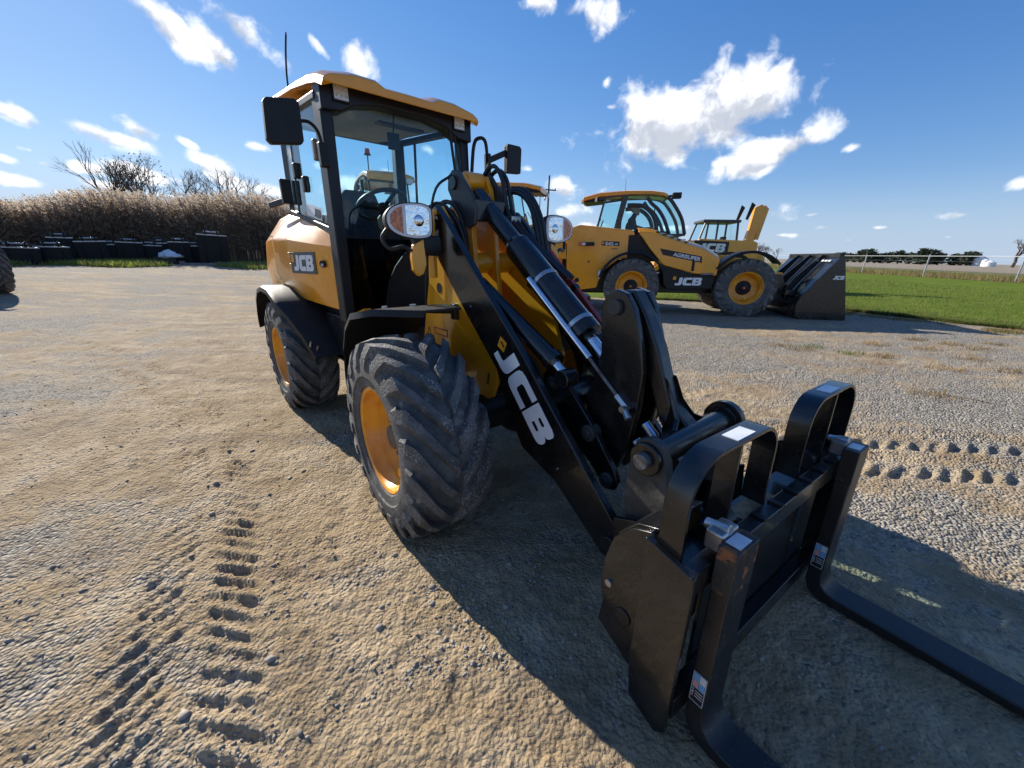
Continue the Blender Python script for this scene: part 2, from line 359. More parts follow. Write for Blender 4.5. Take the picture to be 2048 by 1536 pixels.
# ================================================================ ground
def vnoise(x,y,seed=0):
    xi=np.floor(x).astype(np.int64);yi=np.floor(y).astype(np.int64);fx=x-xi;fy=y-yi
    def h(a,b):
        n=(a*374761393+b*668265263+seed*1442695041)&0xffffffff;n=((n^(n>>13))*1274126177)&0xffffffff
        return ((n^(n>>16))&0xffff)/65535.
    sx=fx*fx*(3-2*fx);sy=fy*fy*(3-2*fy)
    return (h(xi,yi)*(1-sx)+h(xi+1,yi)*sx)*(1-sy)+(h(xi,yi+1)*(1-sx)+h(xi+1,yi+1)*sx)*sy
def fbm(x,y,sc,o,seed=0,g=.5):
    s=0;a=1;t=0
    for i in range(o): s=s+a*(vnoise(x*sc*2**i,y*sc*2**i,seed+i*17)-.5);t+=a;a*=g
    return s/t
def pth(pts): return [tuple(hit(*p)[:2]) for p in pts]
# lugged tyre prints pressed into the yard: centre line, width, lug pitch, depth, chevron slope
TR=[(pth([(300,1800),(345,1536),(375,1300),(405,1150),(432,1000),(425,890),(350,780),(200,705),(30,665)]),.50,.098,.020,.85,1),
    (pth([(-300,1500),(-60,1250),(120,1060),(240,930),(290,830),(240,760),(60,720)]),.44,.10,.014,.8,5),
    ([(1.3,3.05),(4.0,2.72),(6.8,2.32)],.46,.135,.034,1.0,9),([(1.9,2.56),(4.2,2.22),(6.8,1.82)],.46,.135,.034,1.0,10),
    (pth([(1300,800),(1420,770),(1560,745),(1700,760)]),.34,.13,.016,.7,12),
    (pth([(560,1250),(620,1120),(650,1000),(640,930)]),.34,.12,.010,.5,15)]
def tracks(x,y):
    out=np.zeros_like(x)
    for (P,wd,sp,dep,k,sd_) in TR:
        P=np.array(spline([(a,b_,0) for a,b_ in P],6))[:,:2]
        lo=P.min(0)-1;hi=P.max(0)+1;m=(x>lo[0])&(x<hi[0])&(y>lo[1])&(y<hi[1])
        if not m.any(): continue
        X=x[m];Y=y[m];best=np.full(X.shape,9.);S=np.zeros_like(X);T=np.zeros_like(X);c0=0.
        for p,q in zip(P[:-1],P[1:]):
            L=np.hypot(*(q-p));d=(q-p)/L;s_=np.clip((X-p[0])*d[0]+(Y-p[1])*d[1],0,L)
            dx=X-p[0]-d[0]*s_;dy=Y-p[1]-d[1]*s_;r_=np.hypot(dx,dy);b_=r_<best
            best[b_]=r_[b_];S[b_]=(s_+c0)[b_];T[b_]=(dx*-d[1]+dy*d[0])[b_];c0+=L
        wob=.03*fbm(X,Y,2.5,2,seed=80+sd_);t=T+wob
        ms=np.clip((wd/2-np.abs(t))/.06,0,1)*np.clip(S/.3,0,1)*np.clip((c0-S)/.3,0,1)
        pat=np.clip((fbm(X,Y,1.3,3,seed=40+sd_)+.13)*4.5,.7 if sd_ in(9,10) else .12,1)*(1-.45*(t>0)*(sd_ not in(9,10)))
        ph=S/sp+np.abs(t)*k/sp+np.where(t>0,.5,0)+.45*fbm(X,Y,3.5,2,seed=60+sd_)
        fr=ph-np.floor(ph);g=np.clip((.5-np.abs(fr-.5))*5-.9,0,1);g=.5+(g-.5)*np.clip((np.abs(t)-.012)/.05,0,1)
        berm=np.exp(-((np.abs(t)-wd/2-.03)/.05)**2)*.010
        out[m]+=ms*pat*(dep*(g-.5)*(.5+1.2*vnoise(X*7,Y*7,77))-.005)+berm*pat*np.clip(S/.3,0,1)
    return out
def yard_h(x,y,r):
    a=np.clip(1.3-r/30,.0,1)
    h=.026*fbm(x,y,.55,3,1)+.016*fbm(x,y,2.2,3,5)
    # directional scrape ridges left by wheels
    u=.55*x-.835*y;v=.835*x+.55*y
    h=h+.030*fbm(u*.7,v*4.6,1.,4,11)*np.clip(1.2*fbm(x,y,.35,2,14)+.65,0,1.3)
    h=h+.022*fbm(x,y,8,3,21)*1.0+.015*fbm(x,y,26,2,27,.7)
    return (h+tracks(x,y))*a
an=np.concatenate([np.linspace(-78,78,1000),np.linspace(78,282,46)[1:-1]])*math.pi/180
rr=np.concatenate([[.01],np.geomspace(.22,30,600),np.geomspace(30,4200,50)[1:]])
A,RR=np.meshgrid(an,rr);GX=RR*np.sin(A);GY=RR*np.cos(A)
GZ=gz(GX,GY)+yard_h(GX,GY,RR)
na,nr=len(an),len(rr)
idx=np.arange(na*nr).reshape(nr,na);i2=np.roll(idx,-1,1)
fc=np.stack([idx[:-1],i2[:-1],i2[1:],idx[1:]],-1).reshape(-1,4)
vv=np.stack([GX,GY,GZ],-1).reshape(-1,3)
# ground material
gm=bpy.data.materials.new('ground');gm.use_nodes=True;MATS['ground']=gm
t=gm.node_tree;b=t.nodes['Principled BSDF'];b.inputs['Roughness'].default_value=.92;b.inputs['Specular IOR Level'].default_value=.25
tc=N(t,'ShaderNodeTexCoord');co=tc.outputs['Object']
n_big=noise(t,co,.45,4,.6);n_mid=noise(t,co,2.6,5,.62);n_fine=noise(t,co,26,5,.7);n_gr=noise(t,co,95,3,.7)
dirt=mix(t,sstep(t,n_mid,.35,.68),(.36,.26,.145),(.52,.40,.255))
vor=N(t,'ShaderNodeTexVoronoi');vor.inputs['Scale'].default_value=62;lk(t,co,vor.inputs['Vector'])
vor2=N(t,'ShaderNodeTexVoronoi');vor2.inputs['Scale'].default_value=24;lk(t,co,vor2.inputs['Vector'])
vs1=N(t,'ShaderNodeSeparateColor');lk(t,vor.outputs['Color'],vs1.inputs[0])
gravel=mix(t,vs1.outputs[0],(.165,.147,.118),(.48,.435,.36))
px=N(t,'ShaderNodeSeparateXYZ');lk(t,co,px.inputs[0])
mpn=N(t,'ShaderNodeMapping');lk(t,co,mpn.inputs[0]);mpn.inputs['Rotation'].default_value=(0,0,R(57));mpn.inputs['Scale'].default_value=(.55,3.4,1)
n_st=noise(t,mpn.outputs[0],1.0,5,.65)
dirt=mix(t,mth(t,'MULTIPLY',sstep(t,n_st,.50,.66),.55),dirt,(.20,.14,.085))
dirt=mix(t,mth(t,'MULTIPLY',sstep(t,noise(t,co,1.1,4,.6),.54,.70),.5),dirt,(.22,.165,.105))
dirt=mix(t,mth(t,'MULTIPLY',sstep(t,n_st,.44,.30),.35),dirt,(.60,.50,.35))
# gravel shows through where the dirt is thin: more to the right and far left
gmask=mth(t,'ADD',n_big,mth(t,'MULTIPLY_ADD',n_mid,.55,-.27))
rightness=sstep(t,px.outputs[0],.2,3.5)
leftfar=mth(t,'MULTIPLY',sstep(t,mth(t,'MULTIPLY',px.outputs[0],-1.),2.5,9),.75)
gmask=mth(t,'ADD',gmask,mth(t,'MULTIPLY',mth(t,'MAXIMUM',rightness,leftfar),.17))
gmask=mth(t,'ADD',gmask,mth(t,'MULTIPLY_ADD',n_fine,.5,-.25));gmask=mth(t,'ADD',gmask,mth(t,'MULTIPLY_ADD',n_st,.5,-.25))
gm_f=sstep(t,gmask,.50,.74)
dirt=mix(t,mth(t,'MULTIPLY',vs1.outputs[1],.35),dirt,(.22,.175,.12))
yard=mix(t,gm_f,dirt,gravel)
speck=sstep(t,n_gr,.60,.70)
yard=mix(t,mth(t,'MULTIPLY',speck,.45),yard,(.50,.47,.42))
dk=sstep(t,n_fine,.54,.68);yard=mix(t,mth(t,'MULTIPLY',dk,.5),yard,(.12,.095,.065))  # dark specks put into the colour, standing in for tiny shadows in the grit
# beyond the fence: rough verge, then a bare harvested field
F1=hit(2008,566);F3=hit(1745,549);fd=(F1-F3)[:2];fd/=np.linalg.norm(fd);fn=np.array([-fd[1],fd[0]]);fn*=np.sign(fn@np.array([1,1.]))
dn=N(t,'ShaderNodeVectorMath',operation='DOT_PRODUCT');lk(t,co,dn.inputs[0]);dn.inputs[1].default_value=(fn[0],fn[1],0)
off=mth(t,'ADD',mth(t,'SUBTRACT',dn.outputs['Value'],float(fn@F1[:2])),mth(t,'MULTIPLY_ADD',n_big,6.,-3.))
weed=mix(t,sstep(t,noise(t,co,1.2,5,.65),.35,.65),(.19,.165,.07),(.095,.115,.03))
verge=mix(t,sstep(t,noise(t,co,.7,4,.6),.4,.6),(.25,.19,.10),(.17,.14,.065))
wd_=mix(t,sstep(t,off,2.0,9.),verge,weed)
field=mix(t,sstep(t,noise(t,co,.2,3,.6),.35,.65),(.33,.27,.20),(.26,.215,.155))
fz=mix(t,sstep(t,off,27.,33.),wd_,field)
allc=mix(t,sstep(t,off,-1.5,.5),yard,fz)
# weedy strip before the buckets by the reeds
lft=mth(t,'ADD',mth(t,'MULTIPLY',px.outputs[0],-1.),mth(t,'MULTIPLY',n_big,8.))
allc=mix(t,mth(t,'MULTIPLY',sstep(t,lft,25.,27.),sstep(t,px.outputs[1],-5,0)),allc,mix(t,sstep(t,n_mid,.4,.6),(.12,.13,.035),(.20,.17,.10)))
lk(t,allc,b.inputs['Base Color'])
hgt=mth(t,'ADD',mth(t,'MULTIPLY',n_fine,1.0),mth(t,'MULTIPLY',n_gr,.35))
hgt=mth(t,'SUBTRACT',hgt,mth(t,'MULTIPLY',vor.outputs['Distance'],mth(t,'MULTIPLY_ADD',gm_f,.7,.45)))
hgt=mth(t,'SUBTRACT',hgt,mth(t,'MULTIPLY',vor2.outputs['Distance'],.35))
bp=N(t,'ShaderNodeBump');bp.inputs['Strength'].default_value=1.0;bp.inputs['Distance'].default_value=.024;lk(t,hgt,bp.inputs['Height']);lk(t,bp.outputs[0],b.inputs['Normal'])
go=bigmesh('ground',vv,fc,'ground',smooth=True);go['kind']='structure'
def surf(x,y):
    x=np.asarray(x,float);y=np.asarray(y,float);return gz(x,y)+yard_h(x,y,np.hypot(x,y))
# ---------------------------------------------------------------- loose stones
mat('stone',(.38,.34,.28),.85,0,(.27,.24,.20),3,(.3,.7),bump=.25,bscale=90)
mat('stone_dark',(.20,.18,.155),.85,0,(.26,.235,.19),3,(.3,.7),bump=.25,bscale=90)
ico=[];t_=(1+5**.5)/2
ico=np.array([(-1,t_,0),(1,t_,0),(-1,-t_,0),(1,-t_,0),(0,-1,t_),(0,1,t_),(0,-1,-t_),(0,1,-t_),(t_,0,-1),(t_,0,1),(-t_,0,-1),(-t_,0,1)])/math.hypot(1,t_)
icf=np.array([(0,11,5),(0,5,1),(0,1,7),(0,7,10),(0,10,11),(1,5,9),(5,11,4),(11,10,2),(10,7,6),(7,1,8),(3,9,4),(3,4,2),(3,2,6),(3,6,8),(3,8,9),(4,9,5),(2,4,11),(6,2,10),(8,6,7),(9,8,1)])
def stones(name,n,xy,smin,smax,pw):
    X,Y=xy;n=len(X);s=smin*(smax/smin)**(rng.random(n)**pw)
    v=ico[None]*(1+.28*rng.standard_normal((n,12,1)))*np.stack([1+.35*rng.random(n),.75+.3*rng.random(n),.45+.3*rng.random(n)],1)[:,None,:]*s[:,None,None]
    a=rng.random(n)*6.28;c,sn=np.cos(a)[:,None],np.sin(a)[:,None]
    vx=v[...,0]*c-v[...,1]*sn+X[:,None];vy=v[...,0]*sn+v[...,1]*c+Y[:,None];vz=v[...,2]+(surf(X,Y)+s*.12)[:,None]
    V=np.stack([vx,vy,vz],-1).reshape(-1,3);Fc=(icf[None]+12*np.arange(n)[:,None,None]).reshape(-1,3)
    o=bigmesh(name,V,Fc,'stone',mats=['stone','stone_dark'],mi=np.repeat((rng.random(n)<.3).astype(int),20));o['kind']='stuff'
    return o
def scatter(n,rmin,rmax,keep):
    X=[];Y=[]
    while len(X)<n:
        r=rmin*(rmax/rmin)**rng.random(n*2);a=(rng.random(n*2)*150-75)*math.pi/180;x=r*np.sin(a);y=r*np.cos(a)
        k=rng.random(n*2)<keep(x,y);X+=list(x[k]);Y+=list(y[k])
    return np.array(X[:n]),np.array(Y[:n])
kp=lambda x,y:np.clip((fbm(x,y,.8,3,71)+.02)*4,.05,1)*np.where(x>.8,1.,.7)
tag(stones('gravel',0,scatter(15000,.95,13,kp),.003,.0095,2.0),'loose grey gravel strewn over the tan dirt yard','gravel')
kp2=lambda x,y:np.clip((fbm(x,y,.5,3,91)-.03)*6,.01,1)
tag(stones('pebbles',0,scatter(60,1.1,7,kp2),.010,.020,2.2),'scattered larger pebbles on the dirt in front of the loader','pebbles')
# ---------------------------------------------------------------- lawn
EP=np.array([(17,-1),(12.6,4.2),(11.2,6.4),(10.3,7.9),(9.7,9.4),(9.0,10.8),(7.9,12.3),(5.5,13.5),(2,14.6),(-3,16.5)]);tE=np.linspace(0,1,len(EP))
FA=F1[:2]+fd*22;FB=F1[:2]-fd*75
nt_,ns_=260,40
TT,SS=np.meshgrid(np.linspace(0,1,nt_),np.linspace(0,1,ns_)**2.2)
ex=np.interp(TT,tE,EP[:,0]);ey=np.interp(TT,tE,EP[:,1]);wob=.35*fbm(ex,ey,1.3,3,33)
ex=ex+wob;ey=ey+wob
LX=ex*(1-SS)+(FA[0]*(1-TT)+FB[0]*TT)*SS;LY=ey*(1-SS)+(FA[1]*(1-TT)+FB[1]*TT)*SS
LZ=gz(LX,LY)+.012+.05*np.clip(SS*30,0,1)
li=np.arange(nt_*ns_).reshape(ns_,nt_);lf=np.stack([li[:-1,:-1],li[:-1,1:],li[1:,1:],li[1:,:-1]],-1).reshape(-1,4)
mat('lawn',(.095,.135,.012),.95,0,(.13,.175,.018),1.3,(.35,.65),bump=.9,bscale=30,spec=.08)
lw_=bigmesh('lawn',np.stack([LX,LY,LZ],-1).reshape(-1,3),lf,'lawn',smooth=True);lw_['kind']='structure'
def blades(name,X,Y,Z,h,w,lean,mats,mi,label,cat):
    n=len(X);a=rng.random(n)*6.28;c,s=np.cos(a)*w/2,np.sin(a)*w/2;l=rng.standard_normal((n,2))*lean
    V=np.stack([np.stack([X-c,Y-s,Z],-1),np.stack([X+c,Y+s,Z],-1),np.stack([X+l[:,0],Y+l[:,1],Z+h],-1)],1).reshape(-1,3)
    o=bigmesh(name,V,np.arange(3*n).reshape(-1,3),mats[0],mats=mats,mi=mi);o['kind']='stuff';o['label']=label;o['category']=cat;return o
leafmat('grass_a',(.10,.155,.018),(.15,.21,.032),2);leafmat('grass_b',(.17,.21,.045),(.12,.175,.03),2);leafmat('grass_dry',(.36,.25,.11),(.26,.18,.085),3)
n=90000;tq=rng.random(n)*.8;sq=rng.random(n)**3.0*.55
bx=np.interp(tq,tE,EP[:,0]);by=np.interp(tq,tE,EP[:,1]);wb=.35*fbm(bx,by,1.3,3,33)-.06;bx+=wb;by+=wb
X=bx*(1-sq)+(FA[0]*(1-tq)+FB[0]*tq)*sq;Y=by*(1-sq)+(FA[1]*(1-tq)+FB[1]*tq)*sq
k=np.hypot(X,Y)<34;X,Y=X[k],Y[k];dd=np.hypot(X,Y)/10
blades('grass',X,Y,gz(X,Y)+.02,(.035+.05*rng.random(len(X)))*np.sqrt(dd),.012*dd,.02,['grass_a','grass_b','grass_dry'],rng.choice(3,len(X),p=[.50,.36,.14]),'mown green grass of the lawn behind the gravel','grass')
# dry tufts and weeds along the gravel edge
cx,cy,ch,cm=[],[],[],[]
def tuft(x,y,n,rad,h,m):
    for _ in range(n):
        a=random.random()*6.28;r_=rad*random.random()**.7;cx.append(x+r_*math.cos(a));cy.append(y+r_*math.sin(a)*.8);ch.append(h*(.5+random.random()));cm.append(m)
for _ in range(70):
    tq=random.random()*.62;x=float(np.interp(tq,tE,EP[:,0]))-.1-abs(random.gauss(0,.45));y=float(np.interp(tq,tE,EP[:,1]))-.1-abs(random.gauss(0,.35))
    tuft(x,y,110,.30,.045,random.choice([0,0,1,1,1]))
for (a,b_) in [(1750,690),(1850,700),(1770,715),(1600,700),(1620,695),(1890,740),(1960,700),(2030,745),(1560,692),(1830,680),(1900,690),(1990,690),(1700,708),(1940,720),(1860,790)]:
    p=hit(a,b_);tuft(p[0],p[1],90,.22,.05,random.choice([1,1,0]))
X,Y=np.array(cx),np.array(cy)
blades('weed_tufts',X,Y,gz(X,Y),np.array(ch),.011,.03,['grass_b','grass_dry'],np.array(cm),'dry straw and green weed tufts along the gravel edge','weeds')
# rough grass verge by and behind the fence
n=26000;s_=rng.random(n)*85-60;o_=rng.random(n)**1.5*14-.6
X=F1[0]+fd[0]*s_+fn[0]*o_;Y=F1[1]+fd[1]*s_+fn[1]*o_;dd=np.hypot(X,Y)/40
blades('verge_grass',X,Y,gz(X,Y)-.02,.22+.35*rng.random(n)*np.clip(1.4-o_/8,.3,1.2),.05*dd,.16,['grass_dry','grass_b'],(rng.random(n)<.30+.04*o_).astype(int),'tall dry verge grass behind the wire fence','grass')
# weeds at the foot of the reeds
n=26000;px_=rng.random(n)*600-40;D=28.5+rng.random(n)*5.5+1.2*np.sin(px_*.02)
X=np.array([at(a,1.)[0] for a in px_])*D;Y=np.array([at(a,1.)[1] for a in px_])*D
k=fbm(X,Y,.3,3,55)>-.06
X,Y=X[k],Y[k]
leafmat('grass_bright',(.28,.36,.05),(.22,.29,.05),2)
blades('strip_weeds',X,Y,gz(X,Y)-.02,.10+.24*rng.random(len(X))**2,.06,.07,['grass_bright','grass_b','grass_dry'],rng.choice(3,len(X),p=[.5,.25,.25]),'bright green weeds in front of the row of buckets','weeds')
# ================================================================ wheels
def tyre_mesh(Rl,rim,w,nl,lh):
    g=G();hw=w/2;Rc=Rl-lh
    g.lathe([(-hw*.80,rim*.97),(-hw*.93,rim*1.05),(-hw*1.0,rim+(Rc-rim)*.38),(-hw*.98,rim+(Rc-rim)*.68),(-hw*.86,Rc-.03),(-hw*.55,Rc-.008),(0,Rc),(hw*.55,Rc-.008),(hw*.86,Rc-.03),
             (hw*.98,rim+(Rc-rim)*.68),(hw*1.0,rim+(Rc-rim)*.38),(hw*1.003,rim+(Rc-rim)*.30),(hw*.965,rim+(Rc-rim)*.27),(hw*.93,rim*1.05),(hw*.80,rim*.97)],n=72,caps=False)
    return g
def lug_mesh(Rl,rim,w,nl,lh):
    g=G();hw=w/2;Rc=Rl-lh
    for sd in(-1,1):
        for k in range(nl):
            a0=2*math.pi*(k+(.5 if sd>0 else 0))/nl
            secs=[(.05,-.02,Rl,Rc-.01),(.30,.10,Rl,Rc-.012),(.62,.30,Rl-.006,Rc-.02),(.90,.50,Rl-.022,Rc-.045),(1.0,.56,rim+(Rc-rim)*.80,rim+(Rc-rim)*.66),(1.02,.60,rim+(Rc-rim)*.56,rim+(Rc-rim)*.50)]
            rings=[];pitch=2*math.pi/nl
            for i,(f,sw,rt,rb) in enumerate(secs):
                v=sd*f*hw;a=a0-sw*w*1.25/Rl
                wt=(.145,.13,.14,.17,.18,.16)[i]*pitch*1.25;wb=wt*1.55
                vo=v*1.0;vi=v*(.985 if i>=4 else 1.)
                if i>=4: pts=[(a-wb,vi*.955,rt),(a-wt,vo*1.012,rt-.004),(a+wt,vo*1.012,rt-.004),(a+wb,vi*.955,rt)]
                else: pts=[(a-wb,v,rb),(a-wt,v,rt),(a+wt,v,rt),(a+wb,v,rb)]
                rings.append([(r_*math.sin(t_),vv_,r_*math.cos(t_)) for t_,vv_,r_ in pts])
            g.loft(rings)
    return g
def wheel(parent,c,side,Rl,rim,w,nl,lh,dish,hubr,hubm,capm=None,xf=None,rimm='yellow_rim'):
    # parts are built about the axle, outer face towards side*v, then moved to c
    s=side;hw=w/2
    T=Matrix.Translation((c[0],-c[1],c[2]))@Matrix.Rotation(0 if s>0 else math.pi,4,'Z')
    if xf is not None: T=Matrix(np.array(xf).tolist())@T
    key=(Rl,rim,w,dish)
    if key not in WH:
        g=G().lathe([(hw*.83,rim*1.02),(hw*.88,rim*1.035),(hw*.90,rim*1.0),(hw*.86,rim*.955),(hw*.66,rim*.925),(hw*.56,rim*.865),(dish+.055,rim*.85),(dish+.035,rim*.83),(dish+.01,rim*.76),(dish,rim*.66),(dish,rim*.38),(dish-.012,rim*.38),(dish-.012,rim*.66),
                     (-hw*.2,rim*.9),(-hw*.7,rim*.97),(-hw*.84,rim*1.02)],n=64,caps=False)
        a=g.build('wheel',rimm,None,ang=30).data;bpy.data.objects.remove(bpy.data.objects[-1]) if False else None
        tm=tyre_mesh(Rl,rim,w,nl,lh).build('tyre','rubber',None,ang=40)
        lm=lug_mesh(Rl,rim,w,nl,lh).build('tread',"lug_rubber",None,ang=28)
        h=G().lathe([(dish-.03,.02),(dish-.03,hubr),(dish+.02,hubr),(dish+.028,hubr*.92),(dish+.03,hubr*.55),(dish+.07,hubr*.50),(dish+.075,hubr*.44),(dish+.075,.01)],n=40)
        for k in range(8):
            t_=k*math.pi/4;cc=(hubr*.76*math.sin(t_),hubr*.76*math.cos(t_));h.cyl((cc[0],dish+.02,cc[1]),(cc[0],dish+.05,cc[1]),.013,n=6)
        hm=h.build('hub',hubm,None)
        cp=G().lathe([(dish+.07,.005),(dish+.085,.03),(dish+.09,.028),(dish+.09,.004)],n=20).build('hub_cap',capm,None) if capm else None
        vg=G();vg.lathe([(dish,.001),(dish,.032),(dish+.06,.03),(dish+.068,.018),(dish+.068,.001)],c=(rim*.16,0,-rim*.70),n=16);va=vg.build('valve_guard',rimm,None)
        WH[key]=[x.data for x in (tm,lm,hm,va)]+[cp.data if cp else None,a]
        for x in (tm,lm,hm,va,cp): 
            if x: bpy.data.objects.remove(x)
        for o in [o for o in COL.objects if o.data==a]: bpy.data.objects.remove(o)
    tm,lm,hm,va,cp,a=WH[key]
    o=bpy.data.objects.new('wheel',a);COL.objects.link(o);o.parent=parent;o.matrix_local=T
    for nm,me in(('tyre',tm),('tread',lm),('hub',hm),('valve_guard',va),('hub_cap',cp)):
        if me is None: continue
        q=bpy.data.objects.new(nm,me);COL.objects.link(q);q.parent=o
    return o
WH={}
# ================================================================ wheel loader
FX,FY,FD=.0336,2.3254,-52.3                # front axle on the yard, heading of the front frame
RX,RY,RD=-1.5105,4.1290,-48.7              # rear axle, heading of the rear frame
MF=frame(FX,FY,FD);MR=frame(RX,RY,RD);XR=MF.inverted()@MR
L=thing('wheel_loader','yellow compact wheel loader with black lift arms carrying pallet forks','wheel loader',MF)
VX=None                                    # (scale, shift) across the cab: it sits off the centre line
def R_(g,name,m,bev=.004,parent=None,ang=35):
    if VX: g.v=[(a,b_*VX[0]+VX[1],c_) for a,b_,c_ in g.v]
    return g.build(name,m,parent or L,bev=bev,xf=XR,ang=ang)
def F_(g,name,m,bev=.004,parent=None,ang=35): return g.build(name,m,parent or L,bev=bev,ang=ang)
for s in(1,-1):
    wheel(L,(0,s*.72,.505),s,.525,.275,.405,19,.034,.045,.125,'hub_brown')
    wheel(L,(0,s*.72,.505),s,.525,.275,.405,19,.034,.045,.125,'hub_brown',xf=XR)
# ---- rear body
ST=[(1.06,(.62,1.555),(.635,1.47),(.635,1.20),(.615,1.01)),(.86,(.62,1.60),(.70,1.49),(.70,1.22),(.665,1.03)),(.40,(.62,1.70),(.775,1.535),(.775,1.27),(.70,1.05)),
    (-.05,(.62,1.765),(.785,1.55),(.785,1.27),(.72,1.10)),(-.55,(.58,1.765),(.745,1.54),(.775,1.30),(.74,1.08)),(-.86,(.48,1.71),(.60,1.50),(.66,1.25),(.66,1.02)),(-1.0,(.36,1.60),(.45,1.42),(.52,1.22),(.54,1.0))]
def stat(u):
    us=[q[0] for q in ST][::-1];return [(float(np.interp(u,us,[q[i][0] for q in ST][::-1])),float(np.interp(u,us,[q[i][1] for q in ST][::-1]))) for i in(1,2,3,4)]
def bodyv(u,z):
    p=stat(u)[::-1];return float(np.interp(z,[a[1] for a in p],[a[0] for a in p]))
for s in(1,-1):
    g=G();rings=[]
    for u in(1.06,.86,.40,-.05):
        p=stat(u);rings.append([(u,s*v,z) for v,z in p]+[(u,s*.59,p[3][1]),(u,s*.59,p[0][1])])
    g.loft(rings);sp=R_(g,'side_panel','yellow',.012,ang=20)
    # raised surround pressed into the panel and the vents behind the badge
    for z0,z1 in((1.385,1.435),(1.30,1.35)):
        q=G();a=[(uu,s*(bodyv(uu,zz)+dd),zz) for dd in(-.004,.006) for uu,zz in((.50,z0),(.40,z0),(.40,z1),(.50,z1))]
        q.add(a,[(0,1,2,3),(7,6,5,4),(0,4,5,1),(1,5,6,2),(2,6,7,3),(3,7,4,0)]);R_(q,'panel_vent','yellow_dusty',.004,sp)
    q=G();c=np.array((.955,s*(bodyv(.955,1.35)+.004),1.35));q.cyl(c,c+np.array((.01,s*.012,0)),.026);R_(q,'lock_recess','black_plastic',0,sp)
    q=G().cyl(c+np.array((.008,s*.012,-.006)),c+np.array((.012,s*.018,-.006)),.012,n=10);R_(q,'lock_barrel','zinc',0,sp)
    # badge plate
    P0=np.array((.44,s*(bodyv(.44,1.3)+.004),0));P1=np.array((.86,s*(bodyv(.86,1.3)+.004),0));dx=(P1-P0)/np.linalg.norm(P1-P0);wd=np.linalg.norm(P1-P0)
    nrm=np.cross((0,0,1),dx);nrm*=s*np.sign(nrm[1]) if nrm[1]!=0 else 1
    zb,zt=1.275,1.435
    pts=[P0+dx*a*wd+nrm*d_+np.array((0,0,z)) for d_ in(-.003,.003) for a,z in((0,zb),(1,zb),(1,zt),(0,zt))]
    bd=R_(G().add(pts,[(0,1,2,3),(7,6,5,4),(0,4,5,1),(1,5,6,2),(2,6,7,3),(3,7,4,0)]),'badge','decal_grey',.001,sp)
    org=P0+nrm*.0045
    if s>0:
        letters('JCB',.118,org+dx*.055+np.array((0,0,zb+.02)),dx,(0,0,1),'white_print',sp,width=.345,xf=XR)
        q=G();o1=org+dx*.02;q.add([o1+dx*a*.05+np.array((0,0,z)) for a,z in((0,zb+.085),(1,zb+.085),(1,zb+.145),(0,zb+.145))],[(0,1,2,3)]);R_(q,'badge_mark','orange_print',0,sp)
    else: letters('JCB',.118,org+dx*.40+np.array((0,0,zb+.02)),-dx,(0,0,1),'white_print',sp,width=.345,xf=XR)
# hood behind the cab
g=G();rings=[]
for u in(-.052,-.3,-.55,-.86,-1.0):
    p=stat(u);half=[(v,z) for v,z in p];rings.append([(u,v,z) for v,z in half]+[(u,-v,z) for v,z in half[::-1]]+[(u,-.25,p[0][1]+.02),(u,.25,p[0][1]+.02)])
g.loft(rings);hood=R_(g,'hood','yellow',.02,ang=25)
for s in(1,-1):
    a=[];
    for d_ in(.003,.007):
        for uu,zz in((-.12,1.20),(-.62,1.22),(-.70,1.36),(-.50,1.60),(-.14,1.58)): a.append((uu,s*(bodyv(uu,zz)+d_),zz))
    q=G().add(a,[tuple(range(5)),tuple(range(9,4,-1))]+[(i,(i+1)%5,(i+1)%5+5,i+5) for i in range(5)]);R_(q,'side_grille','mesh_grille',0,hood)
q=G().box((-1.06,-.62,.55),(-.82,.62,1.0));R_(q,'rear_counterweight','charcoal',.03)
for s in(1,-1): R_(G().box((-1.01,s*.45,.95),(-.93,s*.70,1.12)),'rear_lamp_cluster','orange_lamp',.01)
q=G().add([(-.62,.776,1.13),(-.40,.783,1.13),(-.40,.783,1.165),(-.62,.776,1.165)],[(0,1,2,3)]);R_(q,'side_reflector','sticker_white',0,hood)
# chassis
q=G().box((-.9,-.42,.42),(1.0,.42,1.02)).box((.55,-.60,.62),(1.12,.60,.96));R_(q,'rear_chassis','black_dusty',.02)
q=G().cyl((0,-.55,.505),(0,.55,.505),.11).ball((0,0,.505),(.22,.2,.2),14);R_(q,'rear_axle','black_dusty',0)
# rear fenders
FP=[(-.62,.72),(-.60,.86),(-.50,1.02),(-.34,1.12),(-.12,1.155),(.14,1.14),(.36,1.06),(.54,.94),(.68,.80),(.78,.62)]
for s in(1,-1):
    g=G();rings=[]
    for i,(u,z) in enumerate(FP):
        f=i/(len(FP)-1);th=.014;vo=.935 if i<7 else .935-.05*(i-6)
        du=np.array(FP[min(i+1,len(FP)-1)])-np.array(FP[max(i-1,0)]);n_=np.array([-du[1],du[0]]);n_/=np.linalg.norm(n_)
        vi=.50
        rings.append([(u,s*vi,z),(u,s*(vo-.03),z),(u-n_[0]*.012,s*vo,z-n_[1]*.012),(u-n_[0]*.05,s*(vo+.006),z-n_[1]*.05),(u-n_[0]*.05,s*(vo-.008),z-n_[1]*.05),(u-n_[0]*th,s*(vo-.04),z-n_[1]*th),(u-n_[0]*th,s*vi,z-n_[1]*th)])
    g.loft(rings);rf=R_(g,'rear_fender','black_plastic',0,ang=50)
    for(u,v,z) in((.60,.56,.90),(.62,.52,.87),(.72,.80,.72),(.74,.76,.68)):
        q=G().cyl((u,s*v,z-.01),(u+.035,s*v,z+.03),.008,n=8);R_(q,'bolt','zinc',0,rf)
